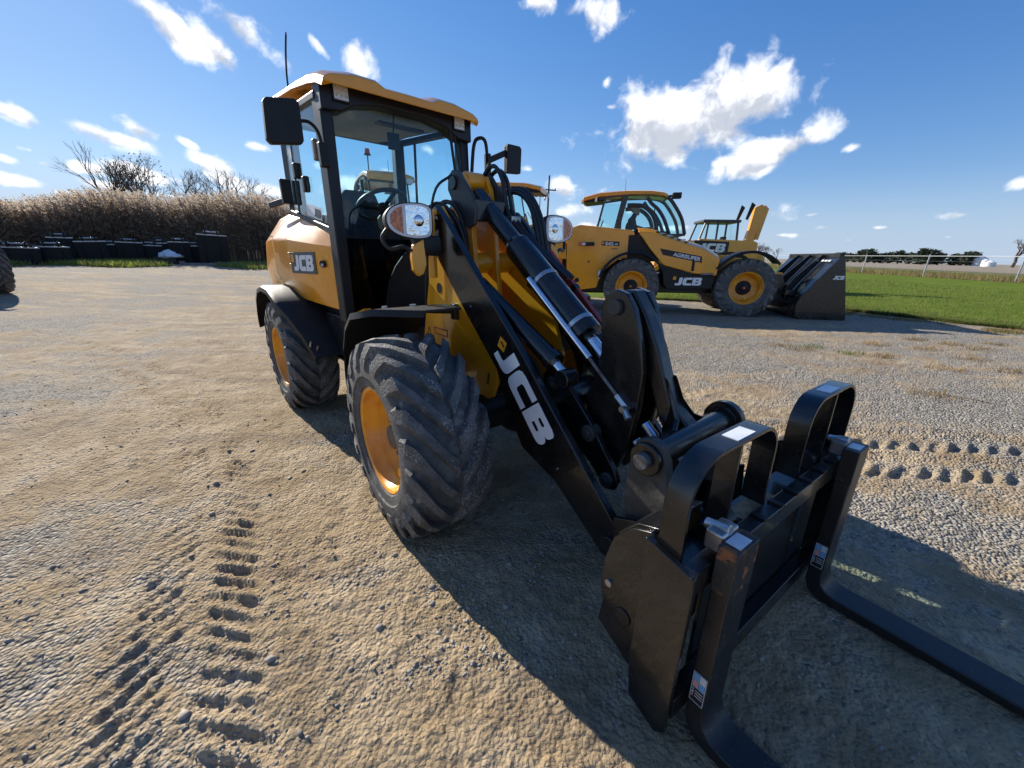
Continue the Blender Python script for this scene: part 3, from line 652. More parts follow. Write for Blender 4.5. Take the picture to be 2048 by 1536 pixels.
q=G().prism([(.95,.86),(1.12,.90),(1.30,.98),(1.32,1.05),(1.12,1.0),(.95,1.0)],.50,.56);R_(q,'step_bracket','yellow',.006)
# ---- cab
VX=(.885,.068)
def pane(poly3,th,name,m,parent):
    P=[np.array(p,float) for p in poly3];n_=np.cross(P[1]-P[0],P[2]-P[0]);n_/=np.linalg.norm(n_);k=len(P)
    return R_(G().add([p-n_*th/2 for p in P]+[p+n_*th/2 for p in P],[tuple(range(k)),tuple(range(2*k-1,k-1,-1))]+[(i,(i+1)%k,(i+1)%k+k,i+k) for i in range(k)]),name,m,0,parent)
cf=G()
for s in(1,-1):
    cf.loft([[(1.20-.0,s*.655,.94),(1.07,s*.655,.94),(1.07,s*.585,.94),(1.20,s*.575,.94)],[(1.19,s*.635,2.36),(1.06,s*.645,2.36),(1.06,s*.575,2.36),(1.19,s*.545,2.36)]])
    cf.bar((.06,s*.56,1.5),(.10,s*.55,2.46),.10,.15);cf.bar((.30,s*.615,1.70),(.36,s*.605,2.44),.025,.03)
    cf.bar((1.13,s*.62,2.37),(.06,s*.60,2.47),.06,.05);cf.bar((1.10,s*.625,1.575),(.06,s*.615,1.775),.03,.035);cf.bar((1.12,s*.62,.965),(1.12,-s*.0,.965),.05,.06)
cf.bar((.08,-.58,2.46),(.08,.58,2.46),.05,.06)
cabf=R_(cf,'cab_frame','cab_black',.012)
# front header
g=G().loft([[(1.23,v,zb),(1.23,v,zt),(1.10,v,zt),(1.10,v,zb)] for v,zb,zt in((-.64,2.27,2.44),(-.50,2.28,2.475),(-.40,2.33,2.49),(-.2,2.365,2.455),(.2,2.365,2.455),(.40,2.33,2.49),(.50,2.28,2.475),(.64,2.27,2.44))]);R_(g,'front_header','cab_black',.01)
# roof
VP=[(-.66,-.075),(-.645,-.02),(-.60,.005),(-.42,.035),(-.27,.035),(-.20,.005),(0,.008),(.20,.005),(.27,.035),(.42,.035),(.60,.005),(.645,-.02),(.66,-.075)]
def rz(u): return 2.485+(1.3-u)*.115-(.05*max(0,u-1.15)/.17)-(.10*max(0,.12-u)/.16)
g=G();rings=[]
for u in(1.325,1.30,1.22,1.05,.7,.4,.12,.0,-.05):
    sc=1. if .0<u<1.25 else (.985 if u>0 else .95);b_=.8 if u>1.31 else 1
    low=[(u,v*sc*.98,rz(u)-.045) for v in(.60,.3,0,-.3,-.60)]
    rings.append([(u,v*sc,rz(u)+max(z*(1 if u>.9 else .7),-.045 if u>1.31 else -.14)*b_) for v,z in VP]+low)
g.loft(rings);roof=R_(g,'roof','yellow',.008,ang=40)
g=G().loft([[(u,v,rz(u)-.10) for v in(-.58,-.3,0,.3,.58)]+[(u,v,rz(u)-.13-(.05 if abs(v)<.4 and u<.55 else 0)) for v in(.56,.3,0,-.3,-.56)] for u in(1.09,.9,.6,.3,.1)]);R_(g,'headliner','headliner',.01)
g=G().box((.95,-.30,2.33),(1.02,.12,2.345));R_(g,'sun_blind','charcoal',.003)
for s in(1,-1):
    c=(1.245,s*.50,2.385)
    lm=R_(G().box((1.19,s*.50-.058,2.325),(1.245,s*.50+.058,2.445)),'roof_lamp','black_plastic',.006)
    R_(G().box((1.243,s*.50-.05,2.335),(1.252,s*.50+.05,2.435)),'lamp_face','lamp_white',.003,lm)
    for i in range(3):
        for j in range(2):
            cc=(1.25,s*.50-.034+.034*i,2.358+.054*j);R_(G().cyl(cc,(1.257,cc[1],cc[2]),.0085,n=10),'led','led',0,lm)
# glazing
pane([(1.185,.575,1.535),(1.185,-.575,1.535),(1.165,-.545,2.40),(1.165,.545,2.40)],.006,'windscreen','glass_cab',L)
pane([(1.19,.59,.985),(1.19,-.59,.985),(1.185,-.575,1.525),(1.185,.575,1.525)],.006,'lower_windscreen','glass_cab_dark',L)
for s in(1,-1):
    pane([(1.06,s*.622,1.60),(.36,s*.622,1.735),(.36,s*.608,2.44),(1.06,s*.622,2.38)],.006,'door_glass','glass_cab',L)
    pane([(.345,s*.620,1.74),(.08,s*.60,1.785),(.10,s*.59,2.46),(.345,s*.606,2.44)],.006,'rear_quarter_glass','glass_cab',L)
pane([(.055,.56,1.79),(.055,-.56,1.79),(.095,-.55,2.46),(.095,.55,2.46)],.006,'rear_window','glass_cab',L)
R_(G().add([(u,v,z) for u in(1.197,1.215) for v,z in((.31,.955),(.30,1.08),(.26,1.22),(.19,1.33),(.10,1.42),(.0,1.485),(-.12,1.52),(-.59,1.525),(-.60,.955))],[tuple(range(9)),tuple(range(17,8,-1))]+[(i,(i+1)%9,(i+1)%9+9,i+9) for i in range(9)]),'front_shield','black_plastic',.004)
R_(G().bar((1.19,-.58,1.53),(1.19,.58,1.53),.012,.010),'glass_joint','black_plastic',0)
for k,(u,z,t) in enumerate(((.62,1.92,'latch'),(.42,2.04,'latch'))):
    R_(G().box((u-.03,.60,z-.05),(u+.03,.65,z+.06)),'door_catch','black_plastic',.01,cabf)
R_(G().cyl((.66,.618,1.905),(.66,.632,1.905),.042,n=24),'door_lock','black_plastic',0,cabf)
R_(G().box((.98,.60,2.02),(1.03,.66,2.15)),'grab_block','grey_plastic',.012,cabf)
R_(G().box((.10,.61,1.83),(.15,.70,2.02)).bar((.12,.66,1.86),(-.18,.74,1.84),.03,.05),'window_stay','black_plastic',.006,cabf)
# sticker on the door glass
q=pane([(.55,.628,1.715),(.90,.628,1.648),(.90,.626,1.735),(.55,.626,1.80)],.002,'glass_sticker','sticker_white',L)
letters('JCB',.06,(.74,.6275,1.69),(.97,0,-.19),(.19,0,.97),'decal_grey',q,width=.14,xf=XR)
# interior
R_(G().box((.05,-.56,.95),(1.14,.56,1.0)),'cab_floor','black_plastic',.01)
R_(G().box((.05,-.60,1.0),(.12,.60,1.76)),'cab_bulkhead','charcoal',.02)
for s in(1,-1): R_(G().prism([(.12,1.0),(.12,1.72),(.6,1.62),(1.08,1.53),(1.08,1.0)],s*.545,s*.585),'inner_trim','black_plastic',.01)
R_(G().box((.12,.34,1.0),(.80,.54,1.48)),'side_console','black_plastic',.03)
seat=R_(G().box((.28,-.26,1.30),(.74,.26,1.42)),'seat','seat_cloth',.05)
R_(G().loft([[(.30,-.25,1.38),(.40,-.25,1.38),(.40,.25,1.38),(.30,.25,1.38)],[(.22,-.24,1.72),(.33,-.24,1.72),(.33,.24,1.72),(.22,.24,1.72)],[(.17,-.17,1.98),(.26,-.17,1.98),(.26,.17,1.98),(.17,.17,1.98)]]),'seat_back','seat_cloth',.05,seat)
R_(G().box((.25,.27,1.35),(.72,.40,1.55)),'armrest','black_plastic',.03,seat)
col=R_(G().loft([[(.98,-.10,1.0),(1.12,-.10,1.0),(1.12,.10,1.0),(.98,.10,1.0)],[(.80,0,1.70),(.90,0,1.74),(.90,.12,1.74),(.80,.12,1.70)]]),'steering_column','black_plastic',.02)
R_(G().loft([[(1.02,-.52,1.0),(1.15,-.52,1.0),(1.15,.02,1.0),(1.02,.02,1.0)],[(.98,-.54,1.32),(1.15,-.54,1.36),(1.15,-.08,1.36),(.98,-.08,1.32)],[(.98,-.54,1.50),(1.13,-.54,1.53),(1.13,-.22,1.53),(.98,-.22,1.50)]]),'dash_panel','black_plastic',.03)
ax=np.array((-.42,0,.90));ax/=np.linalg.norm(ax);e1=np.array((0,1.,0));e2=np.cross(ax,e1);cw=np.array((.82,.06,1.80))
sw=G().tube([cw+.215*(math.cos(a)*e1+math.sin(a)*e2) for a in np.linspace(0,2*math.pi,40)],.016,8)
for a in(.2,2.3,4.5): sw.bar(cw-ax*.03,cw+.21*(math.cos(a)*e1+math.sin(a)*e2),.035,.014,ax)
sw.cyl(cw-ax*.06,cw-ax*.0,.045,n=16);R_(sw,'steering_wheel','black_plastic',0,col)
R_(G().box((1.00,-.05,2.17),(1.03,.05,2.28)).bar((1.02,0,2.27),(1.05,0,2.40),.012,.012),'inside_mirror','black_plastic',.01)
R_(G().cyl((.74,.40,1.5),(.74,.40,1.66),.02,.025,n=12).ball((.74,.40,1.70),(.03,.03,.045)),'joystick','black_plastic',0)
# mirrors
VX=None
mr=R_(G().loft([[(1.27+du,v,z) for v,z in((.80,2.035),(.965,2.01),(.985,2.03),(.972,2.225),(.955,2.24),(.805,2.265),(.785,2.245),(.788,2.055))] for du in(0,.05)]),'mirror','black_plastic',.008)
R_(G().box((1.262,.80,2.045),(1.268,.965,2.235)),'mirror_glass','reflector',.002,mr)
R_(G().hose([(1.29,.80,2.16),(1.29,.74,2.165),(1.27,.69,2.13),(1.25,.665,2.05)],.010),'mirror_arm','black_plastic',0,mr)
R_(G().box((1.215,.635,1.94),(1.265,.69,2.08)),'mirror_mount','black_plastic',.008,mr)
mr=R_(G().loft([[(1.27+du,v,z) for v,z in((-.80,2.08),(-.955,2.09),(-.965,2.28),(-.945,2.30),(-.815,2.30),(-.80,2.28))] for du in(0,.05)]),'mirror','black_plastic',.008)
R_(G().box((1.262,-.95,2.10),(1.268,-.81,2.285)),'mirror_glass','reflector',.002,mr)
R_(G().hose([(1.20,-.505,1.98),(1.24,-.51,2.24),(1.27,-.54,2.30),(1.28,-.60,2.28),(1.28,-.62,2.10)],.014).bar((1.28,-.62,2.15),(1.29,-.82,2.24),.02,.045).bar((1.28,-.62,2.02),(1.28,-.62,2.2),.03,.05),'mirror_arm','black_plastic',0,mr)
# wiper and aerial
R_(G().bar((1.215,-.30,2.36),(1.215,-.38,1.75),.012,.018).bar((1.215,-.34,2.34),(1.215,-.43,1.8),.008,.01),'wiper','black_plastic',0)
ae=R_(G().cyl((.10,.50,2.60),(.10,.50,2.64),.018,n=12),'aerial','black_plastic',0)
R_(G().hose([(.10,.50,2.63),(.11,.50,2.78),(.14,.49,2.93),(.19,.48,3.05)],[.007]*15+[.004],6),'aerial_rod','black_plastic',0,ae)
# ---- front frame
PL=[(-.85,.50),(-.76,.83),(-.71,1.0),(-.62,1.25),(-.585,1.60),(-.53,1.68),(-.40,1.685),(-.30,1.58),(-.05,1.22),(.08,1.0),(.15,.82),(.145,.72),(.10,.63),(-.02,.57),(-.2,.5)]
AR=[(-.50,1.55),(-.47,1.65),(-.38,1.685),(-.27,1.60),(.07,1.28),(.41,.97),(.70,.68),(1.05,.34),(1.09,.26),(1.06,.17),(.98,.17),(.84,.27),(.68,.38),(.43,.46),(.40,.50),(.27,.70),(.21,.83),(-.12,1.13),(-.44,1.44)]
for s in(1,-1):
    fp=F_(G().prism(PL,s*.24,s*.265),'frame_plate','yellow',.005)
    F_(G().cyl((-.475,s*.2645,1.21),(-.475,s*.2685,1.21),.032,n=24),'frame_hole','black_dusty',0,fp)
    q=G().add([(a,s*.2675,z) for a,z in((.05,.70),(.07,.70),(.085,.765),(.065,.77))],[(0,1,2,3)]);F_(q,'frame_slot','black_dusty',0,fp)
    F_(G().box((-.405,s*.335,1.28),(-.345,s*.362,1.645)),'mast_strip','yellow',.005)
    F_(G().box((-.44,s*.262,1.63),(-.36,s*.345,1.66)),'mast_bridge','yellow',.005)
    F_(G().cyl((-.42,s*.23,1.58),(-.42,s*.333,1.58),.035),'pivot_pin','steel',.004)
    # lift arm: kinked box beam
    arm=F_(G().prism(AR,s*.272,s*.312),'lift_arm','black_paint',.008)
    d_=np.array((.68,0,-.733));up_=np.array((.733,0,.68))
    if s>0:
        letters('JCB',.150,np.array((.195,.3135,.912)),d_,up_,'white_print',arm,name='lettering',width=.545,slant=.10)
        c=np.array((.268,.3138,.975));q=G().add([c+a*np.array((.45,0,.89))*.030+b_*np.array((.89,0,-.45))*.030 for a,b_ in((-1,-1),(1,-1),(1,1),(-1,1))],[(0,1,2,3)]);mk=F_(q,'badge_mark','orange_print',0,arm)
        letters('JCB',.014,c+np.array((-.016,.0007,.012)),(.7,0,-.7),(.7,0,.7),'black_print',arm,width=.04)
        for u,z in((-.02,1.14),(.70,.46)): F_(G().cyl((u,.312,z),(u,.318,z),.006,n=8),'bolt','zinc',0,arm)
    # headlamp
    hc=np.array((-.26,s*.54,1.58))
    ring=lambda k,sc,dd:[(hc[0]+dd,hc[1]+s*y*sc,hc[2]+z*sc) for y,z in HL]
    HL=[(-.11,.075),(-.06,.085),(.03,.08),(.09,.06),(.125,.025),(.128,-.02),(.105,-.055),(.05,-.08),(-.03,-.09),(-.10,-.08),(-.122,-.05),(-.125,.05)]
    HL=[tuple(p[:2]) for p in spline([(a,b_,0) for a,b_ in HL+HL[:1]],4)[:-1]]
    hl=F_(G().loft([ring(0,.45,-.10),ring(0,.9,-.05),ring(0,1.03,.02),ring(0,1.03,.035)]),'headlamp','black_plastic',.004)
    F_(G().loft([ring(0,.97,.030),ring(0,.96,.040)]),'lamp_bezel','white_plastic',0,hl)
    inner=[p for p in HL]
    lens=lambda f,d0,sc=.89:[(hc[0]+d0,hc[1]+s*y*sc,hc[2]+z*sc) for y,z in f]
    main=[(y,z) for y,z in((-.118,.048),(-.10,.072),(-.055,.082),(.028,.078),(.030,-.076),(-.03,-.086),(-.095,-.076),(-.117,-.048))]
    ind=[(.048,.073),(.088,.056),(.121,.023),(.124,-.018),(.10,-.052),(.05,-.074)]
    F_(G().loft([lens(main,.030),lens(main,.0425)]),'lamp_reflector','reflector',0,hl)
    F_(G().loft([lens(ind,.030),lens(ind,.0425)]),'indicator','amber',0,hl)
    for dy in(-.045,): F_(G().ball((hc[0]+.04,hc[1]+s*dy,hc[2]),(.012,.03,.03),14),'projector','chrome',0,hl)
    F_(G().prism([(-.30,1.51),(-.235,1.51),(-.225,1.45),(-.24,1.40),(-.285,1.44)],s*.36,s*.52),'lamp_bracket','black_plastic',.01,hl)
    F_(G().loft([[(-.225,s*y,z) for y,z in((.47,1.49),(.53,1.46),(.545,1.40),(.54,1.33),(.51,1.295),(.48,1.31),(.46,1.36))],[(-.26,s*y,z) for y,z in((.47,1.49),(.53,1.46),(.545,1.40),(.54,1.33),(.51,1.295),(.48,1.31),(.46,1.36))]]),'lamp_bracket_plate','yellow',.006,hl)
    F_(G().hose([(-.28,s*.64,1.545),(-.30,s*.67,1.49),(-.28,s*.64,1.44),(-.25,s*.58,1.45),(-.24,s*.54,1.43)],.011),'lamp_cable','hose',0,hl)
    # front fender and its stay
    FF=[(-.64,.56),(-.645,.70),(-.60,.88),(-.50,1.02),(-.36,1.11),(-.18,1.145),(.02,1.145)]
    rings=[]
    for i,(u,z) in enumerate(FF):
        vo=.865 if i<5 else (.80 if i==5 else .62);du=np.array(FF[min(i+1,6)])-np.array(FF[max(i-1,0)]);n_=np.array([-du[1],du[0]]);n_/=np.linalg.norm(n_)
        rings.append([(u,s*.40,z),(u,s*vo,z),(u-n_[0]*.035,s*(vo+.01),z-n_[1]*.035),(u-n_[0]*.035,s*(vo-.004),z-n_[1]*.035),(u-n_[0]*.012,s*(vo-.014),z-n_[1]*.012),(u-n_[0]*.012,s*.40,z-n_[1]*.012)])
    ff=F_(G().loft(rings),'front_fender','black_plastic',0,ang=50)
    for u,v,z in((-.30,.70,1.135),(-.22,.72,1.145),(-.25,.56,1.14),(-.17,.58,1.15)): F_(G().cyl((u,s*v,z-.02),(u,s*v,z+.006),.012,n=6),'bolt','zinc',0,ff)
    F_(G().bar((-.16,s*.52,1.12),(-.26,s*.29,1.085),.03,.03),'fender_stay','black_paint',.004,ff)
    F_(G().box((-.29,s*.266,1.035),(-.235,s*.296,1.13)),'stay_foot','black_paint',.006,ff)
    # safety label
    for z in(.905,.945): F_(G().bar((-.575,s*.2668,z),(-.40,s*.2668,z),.008,.002,(0,1,0)),'label_border','red_print',0,fp)
    for a in(-.575,-.40): F_(G().bar((a,s*.2668,.901),(a,s*.2668,.949),.002,.008,(1,0,0)),'label_border','red_print',0,fp)
    q=G();T3=[(-.69,.885),(-.63,.885),(-.66,.935)]
    for i in range(3): q.bar((T3[i][0],s*.2666,T3[i][1]),(T3[(i+1)%3][0],s*.2666,T3[(i+1)%3][1]),.006,.0015,(0,1,0))
    F_(q,'warning_triangle','black_print',0,fp)
    # lift cylinder inside the arm
    lc=F_(G().cyl((-.10,s*.20,1.25),(.53,s*.20,.925),.046).cyl((.50,s*.20,.94),(.545,s*.20,.917),.052),'lift_cylinder','black_paint',.003)
    F_(G().cyl((.53,s*.20,.922),(.63,s*.20,.86),.026),'cylinder_rod','chrome',0,lc)
    F_(G().cyl((.62,s*.16,.86),(.62,s*.24,.86),.045),'rod_eye','black_paint',.006,lc)
    F_(G().bar((.27,s*.25,1.01),(.34,s*.25,.965),.018,.018),'pipe_fitting','zinc',.002,lc)
    # lugs on the arm cross tube
    lg=F_(G().prism([(.42,.83),(.47,.88),(.55,.86),(.76,.66),(.90,.49),(.925,.44),(.91,.39),(.86,.375),(.76,.47),(.52,.62),(.42,.70)],s*.135,s*.165),'arm_lug','black_paint',.006)
    for u,z,r_ in((.50,.80,.036),(.75,.62,.040),(.87,.43,.034)): F_(G().cyl((u,s*.125,z),(u,s*.185,z),r_).cyl((u,s*.18,z),(u,s*.195,z),r_*.55),'lug_pin','worn_grey',.004,lg)
    # hitch ears
    er=F_(G().prism([(1.07,.70),(1.09,.76),(1.14,.785),(1.19,.765),(1.215,.71),(1.235,.60),(1.235,.48),(1.19,.40),(1.08,.38),(1.06,.50)],s*.262,s*.305),'hitch_ear','worn_grey',.006)
    F_(G().cyl((1.14,s*.26,.705),(1.14,s*.325,.705),.062),'ear_boss','black_paint',.006,er)
    F_(G().cyl((1.14,s*.32,.705),(1.14,s*.352,.705),.030),'hitch_pin','steel',.004,er)
    F_(G().prism([(1.05,.42),(1.24,.50),(1.26,.20),(1.16,.12),(1.06,.22)],s*.33,s*.35),'hitch_hook','black_paint',.006)
    # bell crank plates
    bc=F_(G().prism([(.705,1.17),(.72,1.235),(.775,1.27),(.83,1.255),(.872,1.20),(.915,1.08),(.945,.94),(.94,.78),(.915,.63),(.86,.46),(.80,.385),(.73,.47),(.66,.60),(.655,.76),(.69,.87),(.72,.99)],s*.055,s*.09),'bell_crank','black_paint',.007)
    F_(G().cyl((.785,s*.04,1.195),(.785,s*.112,1.195),.034),'crank_pin','worn_grey',.005,bc)
tow=G()
for s in(1,-1): tow.prism([(-.62,.95),(-.60,1.60),(-.56,1.80),(-.50,1.88),(-.42,1.88),(-.37,1.80),(-.33,1.60),(-.30,1.30),(-.26,.95)],s*.065,s*.10)
F_(tow,'tower','yellow',.008)
F_(G().cyl((-.46,-.062,1.845),(-.46,.062,1.845),.055,n=28),'tower_boss','yellow',.006)
F_(G().cyl((-.40,-.24,1.36),(-.40,.24,1.36),.065,n=28),'cross_tube','yellow',.006)
F_(G().box((-.60,-.24,.62),(-.57,-.10,1.30)).box((-.60,.10,.62),(-.57,.24,1.30)).box((-.60,-.10,.62),(-.57,.10,1.02)),'bulkhead','black_dusty',.006)
F_(G().box((-1.15,-.23,.45),(-.62,.23,.92)).box((-.62,-.235,.42),(.05,.235,.62)),'front_chassis','black_dusty',.02)
F_(G().cyl((0,-.52,.505),(0,.52,.505),.11).ball((0,0,.505),(.2,.18,.19),14),'front_axle','black_dusty',0)
F_(G().cyl((.47,-.27,.70),(.47,.27,.70),.09,n=28),'arm_cross_tube','black_paint',.006)
F_(G().cyl((1.02,-.33,.25),(1.02,.33,.25),.04),'hitch_cross_tube','black_paint',.004)
# tilt cylinder
A0=np.array((-.50,0,1.835));A1=np.array((.80,0,.84));ad=A1-A0;AL=np.linalg.norm(ad);ad/=AL
pt=lambda d,v=0,n=0:A0+ad*d+np.array((0,v,0))+n*np.array((.61,0,.79))
tl=F_(G().cyl(pt(.12),pt(.62),.052,n=24).cyl(pt(.60),pt(.635),.062,.078,n=28).cyl(pt(.635),pt(1.28),.078,n=32).cyl(pt(1.28),pt(1.335),.082,n=32).cyl(pt(1.335),pt(1.36),.05,n=24),'tilt_cylinder','black_paint',.003)
F_(G().cyl(pt(1.35),pt(1.55),.034,n=20),'cylinder_rod','chrome',0,tl)
F_(G().cyl(pt(1.52),pt(1.66),.045,n=20).cyl(pt(1.62,-.05),pt(1.62,.05),.06),'rod_eye','black_paint',.004,tl)
for d in(.93,1.26): F_(G().cyl(pt(d-.012),pt(d+.012),.0815,n=32),'clamp_band','zinc',.002,tl)
CP=[(-.555,1.80),(-.545,1.87),(-.49,1.905),(-.42,1.89),(-.27,1.74),(-.235,1.66),(-.255,1.58),(-.33,1.56),(-.45,1.66)]
for s in(1,-1):
    cl=F_(G().prism(CP,s*.105,s*.128),'cylinder_clevis','charcoal',.006,tl);F_(G().cyl((-.47,s*.127,1.83),(-.47,s*.142,1.83),.04,n=24),'clevis_pin','black_paint',.004,tl)
F_(G().box((-.30,-.12,1.60),(-.25,.12,1.72)),'clevis_block','black_paint',.008,tl)
ir=F_(G().cyl(pt(.90,.095),pt(1.46,.095),.017,n=14),'level_indicator','chrome',0)
F_(G().cyl(pt(1.44,.095),pt(1.70,.10),.009,n=10),'indicator_rod','steel',0,ir)
F_(G().cyl(pt(1.68,.10),pt(1.75,.10),.018,n=6).cyl(pt(1.75,.09),pt(1.75,.135),.015,n=10).cyl(pt(1.755,.12),pt(1.80,.135),.015,n=10),'rod_fitting','zinc',0,ir)
ss_=F_(G().bar((-.06,-.292,1.425),(.42,-.292,1.005),.032,.05,(.66,0,.75)),'safety_strut','red',.004)
F_(G().bar((.165,-.292,1.228),(.19,-.292,1.206),.04,.056,(.66,0,.75)),'strut_clamp','black_paint',.003,ss_)
# link from bell crank to hitch tube
LK=[(.755,1.20),(.775,1.265),(.83,1.265),(.90,1.17),(.97,1.04),(1.02,.91),(1.06,.82),(1.13,.765),(1.185,.72),(1.15,.66),(1.07,.66),(1.01,.74),(.96,.86),(.90,1.0),(.83,1.12)]
lk_=F_(G().prism(LK,-.040,.040),'tilt_link','black_paint',.012)
for s in(1,-1):
    F_(G().add([(1.005,s*.035,.93),(1.05,s*.035,.84),(1.09,s*.06,.78),(1.12,s*.13,.745),(1.14,s*.215,.74),(1.13,s*.215,.715),(1.09,s*.10,.70),(1.03,s*.035,.70)]+[(1.025,s*.035,.93),(1.07,s*.035,.84),(1.11,s*.06,.78),(1.14,s*.13,.745),(1.16,s*.215,.74),(1.15,s*.215,.715),(1.11,s*.10,.70),(1.05,s*.035,.70)],
        [tuple(range(8)),tuple(range(15,7,-1))]+[(i,(i+1)%8,(i+1)%8+8,i+8) for i in range(8)]),'link_gusset','black_paint',.004,lk_)
F_(G().cyl((1.14,-.265,.705),(1.14,.265,.705),.052,n=28).cyl((1.14,-.30,.705),(1.14,-.262,.705),.085,n=28),'hitch_tube','black_paint',.004,lk_)
for k,(u,v,z) in enumerate(((.97,.13,.66),(.985,.10,.735))): F_(G().cyl((u,v,z),(u+.05,v-.01,z-.05),.020,n=12).cyl((u+.04,v-.01,z-.04),(u+.085,v-.015,z-.085),.014,n=12),'hydraulic_coupler','blue_zinc',.002)
# hoses
H=lambda pts,r=.014:F_(G().hose(pts,r,8,6),'hydraulic_hose','hose',0)
for dv,dz in((0,0),(.03,.02),(-.03,.035)):
    H([(-.74,.16+dv,1.22),(-.70,.18+dv,1.52+dz),(-.60,.19+dv,1.68+dz),(-.43,.18+dv,1.66+dz),(-.33,.17+dv,1.52),(-.35,.16+dv,1.36),(-.38,.15+dv,1.20)])
H([(-.62,.36,1.45),(-.60,.32,1.62),(-.47,.25,1.70),(-.35,.20,1.62),(-.29,.17,1.46),(-.33,.15,1.28)],.013)
for k,dv in enumerate((0,-.035)):
    H([(-.56,-.09+dv,1.58),(-.52,-.09+dv,1.80),(-.47,-.10+dv,1.90-.02*k),(-.38,-.11+dv,1.935-.02*k),(-.29,-.11+dv,1.84),(-.22,-.11+dv,1.64),(.0,-.11+dv,1.47),(.30,-.11+dv,1.29)],.013)
for k in range(3):
    H([(-.56,-.16-.02*k,1.50),(-.53,-.18-.02*k,1.68),(-.43,-.19-.02*k,1.77+.012*k),(-.25,-.20-.02*k,1.775+.014*k),(-.12+.01*k,-.20-.02*k,1.67),(-.04+.012*k,-.20-.02*k,1.44),(-.01+.012*k,-.20-.02*k,1.14)],.013)
H([(-.05,.25,1.13),(.12,.25,1.08),(.28,.25,1.005)],.010);H([(.34,.25,.965),(.44,.24,.90),(.48,.22,.80)],.010)
F_(G().box((-.24,-.165,1.60),(-.18,-.095,1.635)),'hose_clamp','zinc',.004)
H([(-.62,.30,1.05),(-.56,.30,1.35),(-.47,.27,1.75),(-.46,.15,1.87)],.008)
# ================================================================ pallet fork attachment
K=thing('pallet_fork_attachment','black steel pallet fork frame with two hoop guards on the loader hitch','pallet forks',MF@Matrix.Translation((1.552,0,0))@Matrix.Rotation(R(-2.7),4,'Z')@Matrix.Translation((-1.53,0,0)))
KF=lambda g,name,m='black_paint',bev=.004,parent=None:g.build(name,m,parent or K,bev=bev)
tb=KF(G().box((1.46,-.625,.565),(1.505,.625,.635)),'top_rail')
for k in range(9):
    v=-.48+.12*k;KF(G().box((1.462,v-.012,.634),(1.506,v+.012,.642)),'rail_notch','black_dusty',.001,tb)
KF(G().box((1.455,-.60,.08),(1.50,.60,.16)),'bottom_rail')
KF(G().box((1.37,-.60,.585),(1.459,.60,.597)),'top_deck','black_paint',.003)
KF(G().box((1.44,-.44,.12),(1.452,.44,.585)),'back_sheet','black_dusty',.003)
dg=G();xs_=np.linspace(1.385,1.452,7);ys_=np.linspace(.0,.24,14)
dg.add([(a,b_,.596+.016*max(0,math.sin((a-1.385)/.067*3.14)*math.sin(b_/.24*3.14))*(.5+random.random())) for a in xs_ for b_ in ys_],[(i*14+j,i*14+j+1,i*14+j+15,i*14+j+14) for i in range(6) for j in range(13)])
KF(dg,'caked_dirt','caked_dirt',0)
for v in(.26,-.26): KF(G().box((1.40,v-.03,.10),(1.455,v+.03,.585)),'upright')
OP=[(1.36,.665),(1.40,.655),(1.507,.63),(1.51,.60),(1.50,.05),(1.47,.02),(1.37,.06),(1.355,.20)]
HP=[(1.235,.565),(1.205,.46),(1.20,.34),(1.215,.30),(1.20,.20),(1.36,.12),(1.42,.30),(1.42,.58),(1.36,.665),(1.30,.64)]
